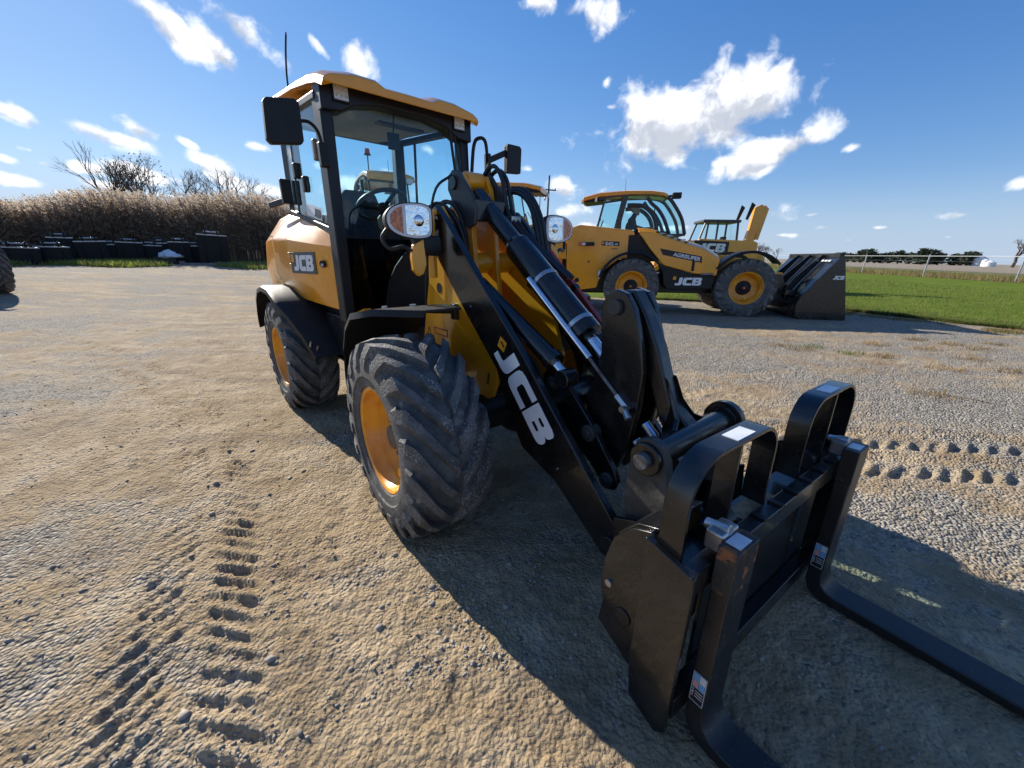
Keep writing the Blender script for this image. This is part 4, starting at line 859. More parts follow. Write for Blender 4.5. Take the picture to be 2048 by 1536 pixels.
for s in(1,-1):
    ep=KF(G().prism(OP,s*.612,s*.632),'end_plate','black_paint',.004)
    hp=KF(G().prism(HP,s*.585,s*.604),'hitch_plate','black_paint',.004)
    KF(G().prism([(1.235,.575),(1.30,.65),(1.37,.675),(1.37,.655),(1.30,.63),(1.245,.56)],s*.36,s*.585),'cover_sheet','black_paint',.003)
    KF(G().prism(HP,s*.355,s*.372),'hitch_plate','black_dusty',.004)
    KF(G().cyl((1.235,s*.60,.385),(1.235,s*.612,.385),.013,n=14),'plate_bolt','zinc',.001,hp)
    KF(G().cyl((1.30,s*.36,.30),(1.30,s*.61,.30),.03),'hitch_bar','black_dusty')
    KF(G().cyl((1.41,s*.30,.62),(1.41,s*.42,.612),.045,.03,n=14),'weld_boss','black_dusty',.004)
    # hoop guard: bent flat bar with a mid leg
    va,vb=(.605,.135) if s>0 else (-.605,-.135)
    zt=.915
    path=[(va,.62)]+[(va,.70),(va,.76)]+[(va+(s*-.13)*(1-math.cos(a)),.785+.13*math.sin(a)) for a in np.linspace(0,math.pi/2,8)]+[(vb+(s*.10)*(1-math.cos(a)),.815+.10*math.sin(a)) for a in np.linspace(math.pi/2,0,8)]+[(vb,.75),(vb,.62)]
    cvv=np.mean([p[0] for p in path]);rings=[]
    for i,(v,z) in enumerate(path):
        a=np.array(path[min(i+1,len(path)-1)])-np.array(path[max(i-1,0)]);n_=np.array([-a[1],a[0]]);n_/=np.linalg.norm(n_);n_*=.006
        rings.append([(1.385,v+n_[0],z+n_[1]),(1.455,v+n_[0],z+n_[1]),(1.455,v-n_[0],z-n_[1]),(1.385,v-n_[0],z-n_[1])])
    hg=KF(G().loft(rings),'hoop_guard','black_paint',.002)
    KF(G().box((1.39,s*.37-.006,.60),(1.45,s*.37+.006,zt-.012)),'hoop_leg','black_paint',.002,hg)
    KF(G().box((1.40,s*.34-.05,zt+.003),(1.445,s*.34+.05,zt+.0085)),'label_sticker','sticker_white',0,hg)
    # fork: shank, heel, tapered blade
    FKP=[(1.510,.70),(1.560,.70),(1.560,.115),(1.568,.080),(1.590,.057),(1.625,.049),(2.0,.045),(2.72,.030),(2.74,.020),(2.72,.012),(1.60,.003),(1.555,.010),(1.525,.035),(1.510,.075)]
    v0,v1=(.425,.545) if s>0 else (-.485,-.365)
    fk=KF(G().prism(FKP,v0,v1),'fork','fork_black',.006)
    KF(G().box((1.509,v1-.115,.56),(1.5615,v1+.0015,.701)),'fork_top','rusty' if s>0 else 'fork_black',.004,fk)
    KF(G().box((1.462,v0+.015,.655),(1.512,v1-.02,.715)),'fork_hook','zinc' if s>0 else 'steel',.008,fk)
    KF(G().cyl((1.445,v0+.06,.70),(1.51,v0+.06,.715),.016,n=12),'latch_pin','zinc',.003,fk)
    KF(G().box((1.515,v0+.035,.7005),(1.553,v1-.025,.7030)),'label_sticker','sticker_white',0,fk)
    st=KF(G().box((1.516,v1,.155),(1.554,v1+.0015,.265)),'capacity_label','black_print',0,fk)
    for i,(a,b_,c_,d_,m_) in enumerate(((1.518,.235,1.534,.262,'sticker_blue'),(1.535,.235,1.552,.262,'sticker_white'),(1.518,.208,1.534,.234,'sticker_pink'),(1.535,.208,1.552,.234,'sticker_blue'),(1.519,.196,1.524,.204,'sticker_blue'),(1.519,.184,1.524,.192,'sticker_white'),(1.519,.172,1.524,.180,'sticker_pink'),(1.528,.196,1.550,.199,'sticker_white'),(1.528,.186,1.550,.189,'sticker_white'),(1.528,.176,1.550,.179,'sticker_white'))):
        KF(G().add([(a,v1+.0022,b_),(c_,v1+.0022,b_),(c_,v1+.0022,d_),(a,v1+.0022,d_)],[(0,1,2,3)]),'label_field',m_,0,st)
    q=[]
    for a,b_ in(((1.516,.155),(1.554,.155)),((1.554,.155),(1.554,.265)),((1.554,.265),(1.516,.265)),((1.516,.265),(1.516,.155))):
        KF(G().bar((a[0],v1+.0022,a[1]),(b_[0],v1+.0022,b_[1]),.0016,.001,(0,1,0)),'label_border','sticker_white',0,st)
# ================================================================ telehandler
MT=frame(3.2698,11.1708,-12.46)
T=thing('telehandler','yellow telescopic handler with a seated driver and big black front bucket','telehandler',MT)
TF=lambda g,name,m='yellow',bev=.01,parent=None,ang=35:g.build(name,m,parent or T,bev=bev,ang=ang)
for u in(0,2.66):
    for s in(1,-1): wheel(T,(u,s*.925,.69),s,.69,.375,.47,20,.045,-.01,.17,'black_plastic','orange_lamp')
TF(G().prism([(-1.66,.72),(-1.70,2.02),(-1.60,2.12),(-1.36,2.19),(-.06,2.04),(-.02,1.98),(.02,1.40),(-.35,1.35),(-.75,1.05),(-.86,.64),(-1.30,.58)],.22,.95),'rear_pod','yellow',.03)
TF(G().prism([(-2.28,1.36),(-2.30,1.78),(-1.72,1.80),(-1.68,1.36)],.42,.93),'rear_lamp_box','yellow',.02)
TF(G().prism([(-1.95,.70),(-1.98,1.36),(-1.80,1.36),(-1.80,.70)],.70,.80),'rear_post','yellow',.01)
TF(G().prism([(-1.9,.45),(-1.95,1.9),(-1.5,2.05),(-.3,1.85),(-.3,.45)],-1.0,.22),'rear_frame','black_dusty',.03)
TF(G().box((-1.2,-.45,.5),(3.0,.45,1.0)).cyl((0,-.8,.69),(0,.8,.69),.14).cyl((2.66,-.8,.69),(2.66,.8,.69),.14),'chassis','black_dusty',.02)
TF(G().prism([(-1.55,1.55),(-1.6,1.95),(-1.3,2.02),(2.9,1.35),(3.2,1.05),(3.25,.45),(3.0,.45),(2.75,1.0),(-1.3,1.55)],-.02,.22),'boom','yellow_dusty',.02)
# engine pod: faceted hood
HO=[(.36,1.60),(.05,2.0),(.40,1.97),(1.04,1.75),(1.63,1.57),(2.0,1.35),(1.97,.97),(1.46,1.02),(.72,1.22)]
hd=G();k=len(HO);top=[(u+(.0),z+.10 if z>1.3 else z) for u,z in HO]
hd.loft([[(u,1.10,z) for u,z in HO],[(u,.86,z+(.10 if z>1.3 else 0)) for u,z in HO],[(u,.36,z+(.14 if z>1.3 else 0)) for u,z in HO]])
hood2=TF(hd,'engine_hood','yellow',.025,ang=25)
for i in range(5):
    u=.50+.17*i;TF(G().bar((u,1.02,float(np.interp(u,[.4,1.04,1.63],[2.03,1.80,1.62]))),(u+.22,.55,float(np.interp(u+.22,[.4,1.04,1.63],[2.10,1.885,1.70]))),.02,.07,(1,0,0)),'hood_louvre','black_plastic',.004,hood2)
TF(G().add([(.60,1.104,1.61),(1.58,1.104,1.42),(1.60,1.104,1.27),(.68,1.104,1.46)],[(0,1,2,3)]),'name_band','black_print',0,hood2)
letters('AGRISUPER',.085,(.92,1.106,1.435),(.98,0,-.19),(.19,0,.98),'white_print',hood2,custom=False,width=.64,slant=.0,bold=.035)
TF(G().add([(1.66,1.104,1.46),(1.93,1.104,1.31),(1.86,1.104,1.06),(1.64,1.104,1.08)],[(0,1,2,3)]),'hood_mesh','yellow_dusty',0,hood2)
TF(G().box((1.38,1.10,1.08),(1.44,1.115,1.32)),'hood_latch','black_plastic',.006,hood2)
TF(G().box((1.62,1.10,.99),(1.90,1.108,1.04)),'hood_trim','steel',.004,hood2)
sk=TF(G().prism([(.70,1.21),(1.46,1.01),(1.96,.96),(1.90,.66),(.90,.62),(.78,.75)],.40,1.09),'side_skirt','black_plastic',.02)
letters('JCB',.185,(1.04,1.093,.74),(1,0,0),(0,0,1),'white_print',sk,width=.62)
TF(G().box((.99,1.09,.87),(1.06,1.094,.95)),'badge_mark','orange_print',0,sk)
TF(G().add([(-.80,.9535,1.80),(-.36,.9535,1.775),(-.36,.9535,1.67),(-.80,.9535,1.69)],[(0,1,2,3)]),'model_plate','black_print',0)
letters('542',.075,(-.71,.9555,1.70),(1,0,-.05),(0,0,1),'white_print',T,custom=False,width=.2,bold=.04,slant=0)
letters('-70',.045,(-.50,.9555,1.695),(1,0,-.05),(0,0,1),'white_print',T,custom=False,width=.10,bold=.03,slant=0)
letters('AGRI PRO',.03,(-.56,.9555,1.60),(1,0,-.05),(0,0,1),'decal_grey',T,custom=False,width=.17,bold=.03,slant=0)
TF(G().box((-.79,.952,1.72),(-.74,.956,1.78)),'badge_mark','orange_print',0)
lp=TF(G().box((-1.28,.95,1.68),(-.98,1.04,1.77)),'side_lamp','black_plastic',.015);TF(G().box((-1.38,.96,1.68),(-1.28,1.06,1.77)),'indicator','orange_lamp',.015,lp);TF(G().box((-1.29,.96,1.69),(-1.20,1.065,1.76)),'lamp_lens','lamp_white',.02,lp)
TF(G().cyl((-1.10,.95,1.30),(-1.10,.956,1.30),.025,n=14).cyl((-1.38,.95,.83),(-1.38,.956,.83),.06,n=18),'access_hole','black_plastic',0)
for s in(1,-1):
    for uc,r0,a0,a1 in((0,.86,-75,60),(2.66,.86,-58,48)):
        rings=[]
        for a in np.linspace(R(a0),R(a1),14):
            rings.append([(uc+rr_*math.sin(a),s*v,.69+rr_*math.cos(a)) for rr_,v in((r0,.68),(r0,1.15),(r0-.05,1.18),(r0-.06,1.165),(r0-.02,1.13),(r0-.02,.68))])
        TF(G().loft(rings),'fender','black_plastic',0,ang=50)
    TF(G().ball((-.80,s*1.05,.98),(.05,.05,.11),10),'marker_lamp','lamp_white',0)
TF(G().prism([(3.18,.28),(3.30,.20),(3.40,.36),(3.44,.62),(3.52,.78),(3.66,.86),(3.64,1.04),(3.50,1.06),(3.40,.92),(3.28,.62),(3.24,.44)],.42,.48),'carriage_plate','yellow',.012)
TF(G().prism([(3.18,.28),(3.30,.20),(3.40,.36),(3.44,.62),(3.52,.78),(3.66,.86),(3.64,1.04),(3.50,1.06),(3.40,.92),(3.28,.62),(3.24,.44)],-.48,-.42),'carriage_plate','yellow',.012)
TF(G().cyl((3.52,-.48,.93),(3.52,.5,.93),.045).cyl((3.25,-.48,.32),(3.25,.5,.32),.045).bar((3.45,.30,.85),(3.40,.30,1.05),.05,.12),'carriage_pin','steel',.004)
# cab
V0,V1=-.98,-.06
AP=[(1.33,1.98),(1.22,2.34),(1.02,2.66),(.79,2.90),(.42,2.99),(-.20,3.0)]
fr=G()
for v in(V0,V1):
    fr.tube(spline([(u,v,z) for u,z in AP],4),.045,8);fr.bar((-.26,v,2.96),(-.47,v,1.9),.16,.06,(0,1,0)) if False else fr.bar((-.26,v,2.96),(-.47,v,1.9),.06,.14)
    fr.bar((-.24,v,2.98),(-.95,v,2.90),.05,.05);fr.bar((-1.0,v*.92,2.0),(-.80,v*.92,2.92),.03,.03);fr.bar((1.34,v,1.97),(-.45,v,1.95),.05,.06)
    fr.tube(spline([(.62,v,1.97),(.58,v,2.25),(.46,v,2.50),(.24,v,2.68),(.0,v,2.72),(-.20,v,2.72)],3),.055,8)
    fr.tube(spline([(.95,v,1.97),(.78,v,2.35),(.60,v,2.60),(.42,v,2.75),(.3,v,2.9)],3),.045,8)
fr.bar((1.33,V0,1.98),(1.33,V1,1.98),.05,.05);fr.bar((.80,V0,2.9),(.80,V1,2.9),.07,.06)
cab2=TF(fr,'cab_frame','charcoal',0)
def TP(poly,v,name,m='glass_tele'): return TF(G().prism(poly,v-.003,v+.003),name,m,0)
for v in(V0,V1): TP([(u,z) for u,z in AP]+[(-.30,2.9),(-.44,2.0)],v,'side_glass')
for v in(V0*.95,V1*.95): TP([(-.48,2.0),(-.33,2.86),(-.82,2.88),(-1.0,2.02)],v,'rear_side_glass')
g=G()
rings=[[(u,v,z) for v in(V1-.02,V0+.02)] for u,z in AP];g.loft(rings,False,False);TF(g,'front_glass','glass_tele',0)
g=G().loft([[(u,v,z+dz) for v,dz in((V1+.05,-.05),(V1+.03,.03),(V1-.1,.065),(-.52,.075),(V0+.1,.065),(V0-.03,.03),(V0-.05,-.05))]+[(u,v,z-.06) for v in(V0,-.52,V1)] for u,z in((.80,2.925),(.70,2.975),(.40,3.02),(-.25,3.04),(-.90,3.01),(-1.02,2.99),(-1.34,2.92),(-1.38,2.88))])
TF(g,'cab_roof','yellow',.015)
TF(G().prism([(-1.36,2.89),(-1.02,2.93),(-.75,2.92),(-.82,2.86),(-1.05,2.84),(-1.33,2.82)],V0+.02,V1-.02),'roof_underside','black_plastic',.01)
TF(G().box((-1.06,V1-.03,2.83),(-1.0,V1+.035,2.94)).box((-1.42,V1-.15,2.80),(-1.37,V1-.02,2.90)),'work_lamp','lamp_white',.008)
TF(G().box((.92,V1-.16,2.86),(1.14,V1+.02,3.0)).bar((.80,V1-.05,2.92),(.95,V1-.05,2.93),.04,.05),'work_lamp','black_plastic',.015)
TF(G().cyl((-.27,-.35,3.1),(-.27,-.35,3.42),.006,.004,n=6),'aerial','black_plastic',0)
TF(G().bar((-.92,-.30,2.05),(-.80,-.30,2.38),.02,.03).bar((-.98,-.30,2.25),(-.86,-.30,2.42),.01,.015),'rear_wiper','black_plastic',0)
TF(G().bar((.62,V1+.02,2.0),(.50,V1+.02,2.62),.02,.02).bar((.74,V1+.02,2.0),(.56,V1+.02,2.5),.012,.012),'front_wiper','black_plastic',0)
TF(G().box((-.40,-.80,1.55),(.15,-.30,2.02)),'driver_seat','seat_cloth',.05);TF(G().box((-.45,-.76,1.95),(-.30,-.34,2.45)),'seat_back','seat_cloth',.05)
TF(G().box((.70,-.75,1.6),(.95,-.3,2.08)).bar((.80,-.52,2.0),(.66,-.52,2.14),.05,.05),'dashboard','black_plastic',.03)
c=np.array((.64,-.52,2.15));TF(G().tube([c+.17*np.array((math.sin(a)*.5,math.cos(a),math.sin(a)*.86)) for a in np.linspace(0,6.283,28)],.014,6),'steering_wheel','black_plastic',0)
TF(G().box((-.15,.25,1.30),(.62,.98,1.93)),'pod_gap_cover','black_plastic',.02)
# ---------------------------------------------------------------- driver
Pn=thing('person','driver in dark jacket with short grey hair sitting in the telehandler cab','person',MT)
def skin_body(verts,edges,radii,name,m,parent):
    me=bpy.data.meshes.new(name);me.from_pydata([(a,-b_,c_) for a,b_,c_ in verts],edges,[]);o=bpy.data.objects.new(name,me);COL.objects.link(o);o.parent=parent
    sk_=o.modifiers.new('skin','SKIN')
    for i,r_ in enumerate(radii): me.skin_vertices[0].data[i].radius=r_ if isinstance(r_,tuple) else (r_,r_)
    me.skin_vertices[0].data[0].use_root=True
    ss=o.modifiers.new('sub','SUBSURF');ss.levels=2;ss.render_levels=2;me.materials.append(MATS[m]);
    for p_ in me.polygons: p_.use_smooth=True
    sk_.use_smooth_shade=True
    return o
y0=-.54
bv=[(-.12,y0,2.02),(-.10,y0,2.16),(-.05,y0,2.32),(.0,y0,2.43),(.03,y0,2.49),(.06,y0,2.60),   # pelvis..neck..head
    (-.01,y0+.19,2.40),(.06,y0+.25,2.20),(.30,y0+.20,2.14),(.50,y0+.15,2.16),
    (-.01,y0-.19,2.40),(.06,y0-.25,2.20),(.30,y0-.20,2.14),(.50,y0-.15,2.16),
    (-.05,y0+.10,2.02),(.36,y0+.12,2.04),(.48,y0+.12,1.66),(-.05,y0-.10,2.02),(.36,y0-.12,2.04),(.48,y0-.12,1.66)]
be=[(0,1),(1,2),(2,3),(3,4),(4,5),(3,6),(6,7),(7,8),(8,9),(3,10),(10,11),(11,12),(12,13),(0,14),(14,15),(15,16),(0,17),(17,18),(18,19)]
br=[(.15,.13),(.15,.12),(.17,.13),(.12,.10),.062,.07,.085,.06,.05,.042,.085,.06,.05,.042,.10,.085,.06,.10,.085,.06]
skin_body(bv,be,br,'body','jacket',Pn)
hd_=G()
for (a,rx,ry,dx) in [(-.125,.035,.03,.03),(-.105,.065,.05,.025),(-.06,.085,.066,.012),(-.01,.098,.074,.0),(.04,.102,.078,-.005),(.08,.092,.072,-.008),(.115,.06,.05,-.01),(.128,.02,.02,-.01)]:
    hd_.v+= [] ; hd_.__dict__.setdefault('rings',[]).append([(.075+dx+rx*math.cos(t_)*(1.0 if math.cos(t_)>0 else .95),y0+ry*math.sin(t_),2.635+a) for t_ in np.linspace(0,6.283,16,endpoint=False)])
hd_.loft(hd_.rings)
hd_.loft([[(.165,y0-.012,2.655),(.165,y0+.012,2.655),(.17,y0,2.66)],[(.198,y0-.018,2.615),(.198,y0+.018,2.615),(.20,y0,2.625)],[(.165,y0-.015,2.605),(.165,y0+.015,2.605),(.17,y0,2.604)]])
for s in(1,-1): hd_.ball((.062,y0+s*.076,2.635),(.022,.010,.034),8)
hd_.cyl((.045,y0,2.46),(.06,y0,2.56),.055,n=12)
Pn_h=hd_.build('head','skin',Pn)
hr=G().loft([[(.06+rx*math.cos(t_)-(.01),y0+ry*math.sin(t_),2.635+a+ (0.0 if math.cos(t_)<.35 else .028*(b_))) for t_ in np.linspace(0,6.283,16,endpoint=False)] for a,rx,ry,b_ in((-.04,.088,.070,3.2),(.0,.104,.080,2.4),(.05,.108,.084,.9),(.095,.095,.076,.2),(.13,.06,.05,0),(.142,.01,.01,0))])
hr.build('hair','hair_grey',Pn)
for s in(1,-1):
    G().ball((.158,y0+s*.030,2.645),(.010,.012,.008),8).build('eye','white_print',Pn_h)
    h_=G();c=np.array((.52,y0+s*.15,2.165));h_.ball(c,(.05,.03,.022),8)
    for q in range(4): h_.tube([c+np.array((.04,-s*(.022-.014*q),.005)),c+np.array((.075,-s*(.022-.014*q),.012)),c+np.array((.09,-s*(.022-.014*q),-.012))],[.009,.008,.007],6)
    h_.tube([c+np.array((.0,-s*.028,.0)),c+np.array((.03,-s*.05,.01)),c+np.array((.055,-s*.05,.0))],[.010,.009,.008],6)
    h_.build('hand','skin',Pn)
G().loft([[(.158,y0-.02,2.578),(.158,y0+.02,2.578),(.150,y0,2.574)],[(.160,y0-.02,2.586),(.160,y0+.02,2.586),(.152,y0,2.588)]]).build('mouth','red',Pn_h)
# ---------------------------------------------------------------- telehandler bucket
B=thing('loader_bucket','wide black ribbed loading bucket resting on gravel before the telehandler','bucket',MT)
BF=lambda g,name,m='black_paint',bev=.006,parent=None:g.build(name,m,parent or B,bev=bev)
SB=[(4.82,.02),(3.86,.0),(3.76,.10),(3.74,.34),(3.80,.52),(4.02,.86),(4.44,1.44),(4.50,1.43)]
for s in(1,-1):
    sp_=BF(G().prism(SB,s*1.235,s*1.26),'side_plate','black_paint')
    if s>0: letters('JCB',.085,(4.36,1.2625,.92),(1,0,0),(0,0,1),'white_print',sp_,width=.22)
    BF(G().prism([(4.84,0),(4.50,.0),(4.30,.10),(4.45,.02)],s*1.262,s*1.275),'wear_strip','worn_grey',.003,sp_)
sh_=[(4.82,.02),(3.86,.0),(3.76,.10),(3.74,.34),(3.80,.52),(4.02,.86),(4.44,1.44)]
for i,(a,b_) in enumerate(zip(sh_[:-1],sh_[1:])):
    a,b_=np.array(a),np.array(b_);d_=(b_-a)/np.linalg.norm(b_-a);n_=np.array([-d_[1],d_[0]])*.018
    BF(G().prism([tuple(a),tuple(b_),tuple(b_-n_),tuple(a-n_)],-1.235,1.235),'shell_plate','black_paint',.002)
BF(G().bar((4.41,-1.24,1.44),(4.41,1.24,1.44),.03,.10),'top_lip','black_paint')
for v in(.62,.0,-.62): BF(G().prism([(3.74,.40),(3.80,.55),(4.02,.88),(4.42,1.44),(4.34,1.46),(3.86,.95),(3.66,.62)],v-.012,v+.012),'back_rib','black_paint',.003)
BF(G().prism([(3.60,.55),(3.62,.66),(3.84,.64),(3.80,.52)],-.9,.9),'hitch_beam','black_paint',.006)
for v in(.36,.54,-.36,-.54): BF(G().prism([(3.44,.25),(3.46,1.0),(3.60,1.0),(3.80,.60),(3.76,.20)],v-.012,v+.012),'hitch_bracket','black_paint',.004)
for a in(.70,.84,.98): BF(G().add([(4.345,v,1.362) for v in()]+[(4.325-.0,a,1.345),(4.325,a+.10,1.345),(4.30,a+.10,1.31),(4.30,a,1.31)],[(0,1,2,3)]),'label_sticker','sticker_white',0)
# ================================================================ other machines
gap=lambda p,deg:upright(p,deg)
P_=at(1058,13.4);t_=R(164);Uu=np.array([math.cos(t_),math.sin(t_),0]);Vv=np.array([Uu[1],-Uu[0],0]);q=P_+Uu*1.16+Vv*.58;q[2]=gz(q[0],q[1])
T4=copy_thing(T,'larger yellow machine parked behind the lift arms, only its cab and roof showing',gap(q,164)@Matrix.Scale(1.16,4),skip=('aerial','carriage_plate','carriage_pin','model_plate'))
p=at(812,11.8)
T2=copy_thing(T,'yellow telehandler with an orange roof beacon seen through the loader windscreen',gap(p,118)@Matrix.Scale(1.08,4))
g=G().cyl((-.95,-.9,3.0),(-.95,-.9,3.34),.012,n=8).cyl((-.95,-.9,3.34),(-.95,-.9,3.36),.07,n=16);bk=g.build('beacon_stalk','black_plastic',T2)
G().lathe([(0,.001),(0,.001)],n=4) ; G().cyl((-.95,-.9,3.36),(-.95,-.9,3.46),.06,.045,n=16).build('beacon','orange_lamp',bk)
p=at(-4,17.6);ang=R(-24)
q=p[:2]-np.array([math.cos(ang),math.sin(ang)])*2.66+np.array([math.sin(ang),-math.cos(ang)])*1.15
T3=copy_thing(T,'yellow telehandler cut off by the left edge, only its front tyre showing',gap(np.array([q[0],q[1],float(gz(p[0],p[1]))]),-24),skip=('aerial','carriage_plate','carriage_pin','boom','work_lamp'))
# ---------------------------------------------------------------- backhoe loader beyond the telehandler
p=at(1408,20.5);BH=thing('backhoe_loader','yellow backhoe loader with folded boom standing behind the telehandler','backhoe',gap(p,172))
HF=lambda g,name,m='yellow',bev=.015,parent=None:g.build(name,m,parent or BH,bev=bev)
for u,rl in((-1.0,.78),(1.25,.62)):
    for s in(1,-1): wheel(BH,(u,s*.95,rl),s,rl,rl*.54,.42,18,.045,-.02,.14,'black_plastic')
HF(G().box((-1.9,-.55,.55),(2.2,.55,1.0)),'chassis','black_dusty',.02)
hdb=HF(G().prism([(.35,1.0),(.35,2.08),(2.15,1.85),(2.25,1.0)],-.5,.5),'engine_hood')
for s in(1,-1): HF(G().prism([(-1.15,1.45),(-1.15,2.12),(.60,2.16),(.75,1.55),(.20,1.4)],s*.86,s*1.02),'side_panel')
for s in(1,-1):
    HF(G().prism([(-.62,1.52),(-.62,2.06),(.80,2.10),(.80,1.56)],s*1.022,s*1.03),'name_band','black_print',0)
    letters('JCB',.34,(.62 if s<0 else -.55,s*1.034,1.64),(-s*-1 if s>0 else -1,0,0),(0,0,1),'white_print',BH,width=1.12)
    HF(G().prism([(-1.85,1.3),(-1.75,2.05),(-1.35,2.2),(-1.12,2.1),(-1.12,1.3)],s*.80,s*1.0),'rear_fender')
    for a,b_ in(((.55,2.1),(.35,2.86)),((-.15,2.1),(-.15,2.88)),((-1.0,2.1),(-.95,2.86))): HF(G().bar((a[0],s*.72,a[1]),(b_[0],s*.66,b_[1]),.07,.07),'cab_post','charcoal',.008)
    HF(G().add([(.53,s*.73,2.12),(-.98,s*.73,2.12),(-.94,s*.67,2.84),(.34,s*.67,2.84)],[(0,1,2,3)]),'cab_side_glass','glass_tele',0)
HF(G().box((-1.05,-.74,2.84),(.48,.74,2.95)),'cab_roof','charcoal',.03)
HF(G().add([(.55,-.7,2.12),(.55,.7,2.12),(.36,.64,2.84),(.36,-.64,2.84)],[(0,1,2,3)]),'front_glass','glass_tele',0)
HF(G().add([(-1.0,-.7,2.12),(-1.0,.7,2.12),(-.95,.64,2.84),(-.95,-.64,2.84)],[(0,1,2,3)]),'rear_glass','glass_tele',0)
HF(G().box((-.7,-.25,1.6),(-.3,.25,1.75)).box((-.75,-.25,1.7),(-.6,.25,2.3)),'seat','seat_cloth',.05)
HF(G().prism([(-1.95,1.0),(-2.05,1.9),(-1.92,2.0),(-2.10,3.55),(-1.95,3.62),(-1.72,3.5),(-1.60,2.0),(-1.70,1.0)],-.12,.12),'boom')
HF(G().prism([(-2.12,2.2),(-2.30,3.45),(-2.12,3.6),(-2.02,3.5),(-1.98,2.2)],-.09,.09),'dipper')
HF(G().cyl((-1.9,0,1.9),(-2.0,0,3.2),.06).cyl((-1.62,.16,2.1),(-1.8,.16,3.1),.035),'boom_cylinder','black_paint',0)
HF(G().prism([(-2.4,.8),(-2.5,1.3),(-2.3,1.7),(-2.0,1.75),(-1.9,1.2),(-2.05,.8)],-.3,.3),'digging_bucket','yellow_dusty')
for s in(1,-1): HF(G().prism([(-1.35,2.95),(-1.55,3.55),(-1.38,3.66),(-1.25,3.0)],s*.5,s*.55),'stay_plate','black_plastic')
HF(G().bar((2.0,.6,1.0),(2.6,.6,.5),.12,.2).bar((2.0,-.6,1.0),(2.6,-.6,.5),.12,.2).bar((.4,.6,1.7),(2.0,.6,1.0),.12,.2).bar((.4,-.6,1.7),(2.0,-.6,1.0),.12,.2),'loader_arm')
# ================================================================ spare buckets along the reeds
def spare_bucket(px_,D,w,h,dep,deg,label,ears=True,py=0):
    p=at(px_,D);o=thing('excavator_bucket',label,'bucket',gap(p+np.array([0,0,py]),deg),'spare buckets lined up before the reeds')
    b=lambda g,name,m='bucket_black',bev=.008:g.build(name,m,o,bev=bev)
    pr=[(0,0),(dep*.9,.0),(dep,.25*h),(dep*.82,.7*h),(dep*.45,.98*h),(.06,h),(.0,.94*h),(.30*dep,.80*h),(.62*dep,.55*h),(.72*dep,.28*h),(.60*dep,.08*h)]
    b(G().prism(pr[:7]+[(.02,.5*h)],-w/2,-w/2+.03),'side_plate');b(G().prism(pr[:7]+[(.02,.5*h)],w/2-.03,w/2),'side_plate')
    b(G().prism([(-.03,.0),(.02,.0),(.05,h),(.0,h)],-w/2+.03,w/2-.03),'back_sheet');b(G().prism([(0,0),(dep*.9,0),(dep*.9,.03),(0,.03)],-w/2+.03,w/2-.03),'floor_sheet')
    b(G().box((-.05,-w/2,h-.05),(.06,w/2,h+.02)),'top_bar','galv')
    for f in(-.25,.25): b(G().prism([(-.03,.05),(-.10,.08),(-.10,.5*h),(-.03,.9*h)],f*w-.02,f*w+.02),'wear_rib')
    if ears:
        for s in(1,-1): b(G().prism([(-.08,h),(-.06,h+.20),(.02,h+.26),(.12,h+.22),(.16,h)],s*w*.20-.035,s*w*.20+.035),'hitch_ear')
        b(G().cyl((.02,-w*.26,h+.16),(.02,w*.26,h+.16),.04,n=12),'hitch_pin','galv',0)
    return o
DB=at(430,32.)
def bdist(x): return float(np.interp(x,[0,120,260,430],[29.5,31,33.5,32]))
for (x,w,h,dep,dd,lab) in [
 (38,1.5,.80,.7,0,'low black bucket at the left end of the row by the reeds'),
 (108,1.35,.85,.7,-.6,'small black bucket standing in front of a taller one near the row left end'),
 (130,1.1,1.30,.7,1.3,'tall narrow black bucket peeking up behind a small one near the left end'),
 (190,1.4,1.15,.7,0,'black bucket with bright top bar, third upright from the left end'),
 (227,1.05,1.0,.7,.6,'lower black bucket wedged between two taller ones mid row'),
 (263,1.35,1.15,.7,0,'wide black bucket in the middle of the row by the reeds'),
 (303,1.3,1.0,.7,.7,'low black bucket right of the middle one, its ears hidden'),
 (327,1.0,1.15,.7,1.0,'black bucket behind the white plastic heap by the reeds'),
 (363,1.15,1.25,.7,-.2,'tall black bucket just right of the white plastic heap'),
 (392,1.0,1.05,.7,.5,'black bucket tucked left of the largest one in the row'),
 (428,1.65,1.75,.9,-.8,'largest black bucket, standing upright at the right end of the row')]:
    D=bdist(x)+dd;pp=at(x,D);face=math.degrees(math.atan2(pp[1],pp[0]))
    o=spare_bucket(x,D,w*.9,h,dep,face+random.uniform(-10,10),lab);o.matrix_world=o.matrix_world@Matrix.Rotation(R(random.uniform(-3,3)),4,'X')
pp=at(338,bdist(338)-1.);ws_=G();rings=[]
for i in range(7):
    a=i/6;rings.append([(.55*(1-a**1.6)*math.cos(t_)*(1+.25*math.sin(3*t_+i)),.75*(1-a**1.6)*math.sin(t_)*(1+.2*math.cos(2*t_+i*1.3)),.35+.42*a+.06*math.sin(5*t_+i)) for t_ in np.linspace(0,6.283,14,endpoint=False)])
ws_.loft(rings);o=ws_.build('plastic_sheet','white_plastic',None,flip=False,ang=60);o.matrix_world=gap(pp,20);tag(o,'crumpled white plastic heap lying among the black buckets','plastic sheet')
ws2=G().box((-.5,-.6,0),(.5,.6,.38));o2=ws2.build('crate','black_dusty',None,bev=.02);o2.matrix_world=gap(pp,20);tag(o2,'low dark crate under the white plastic heap','crate')
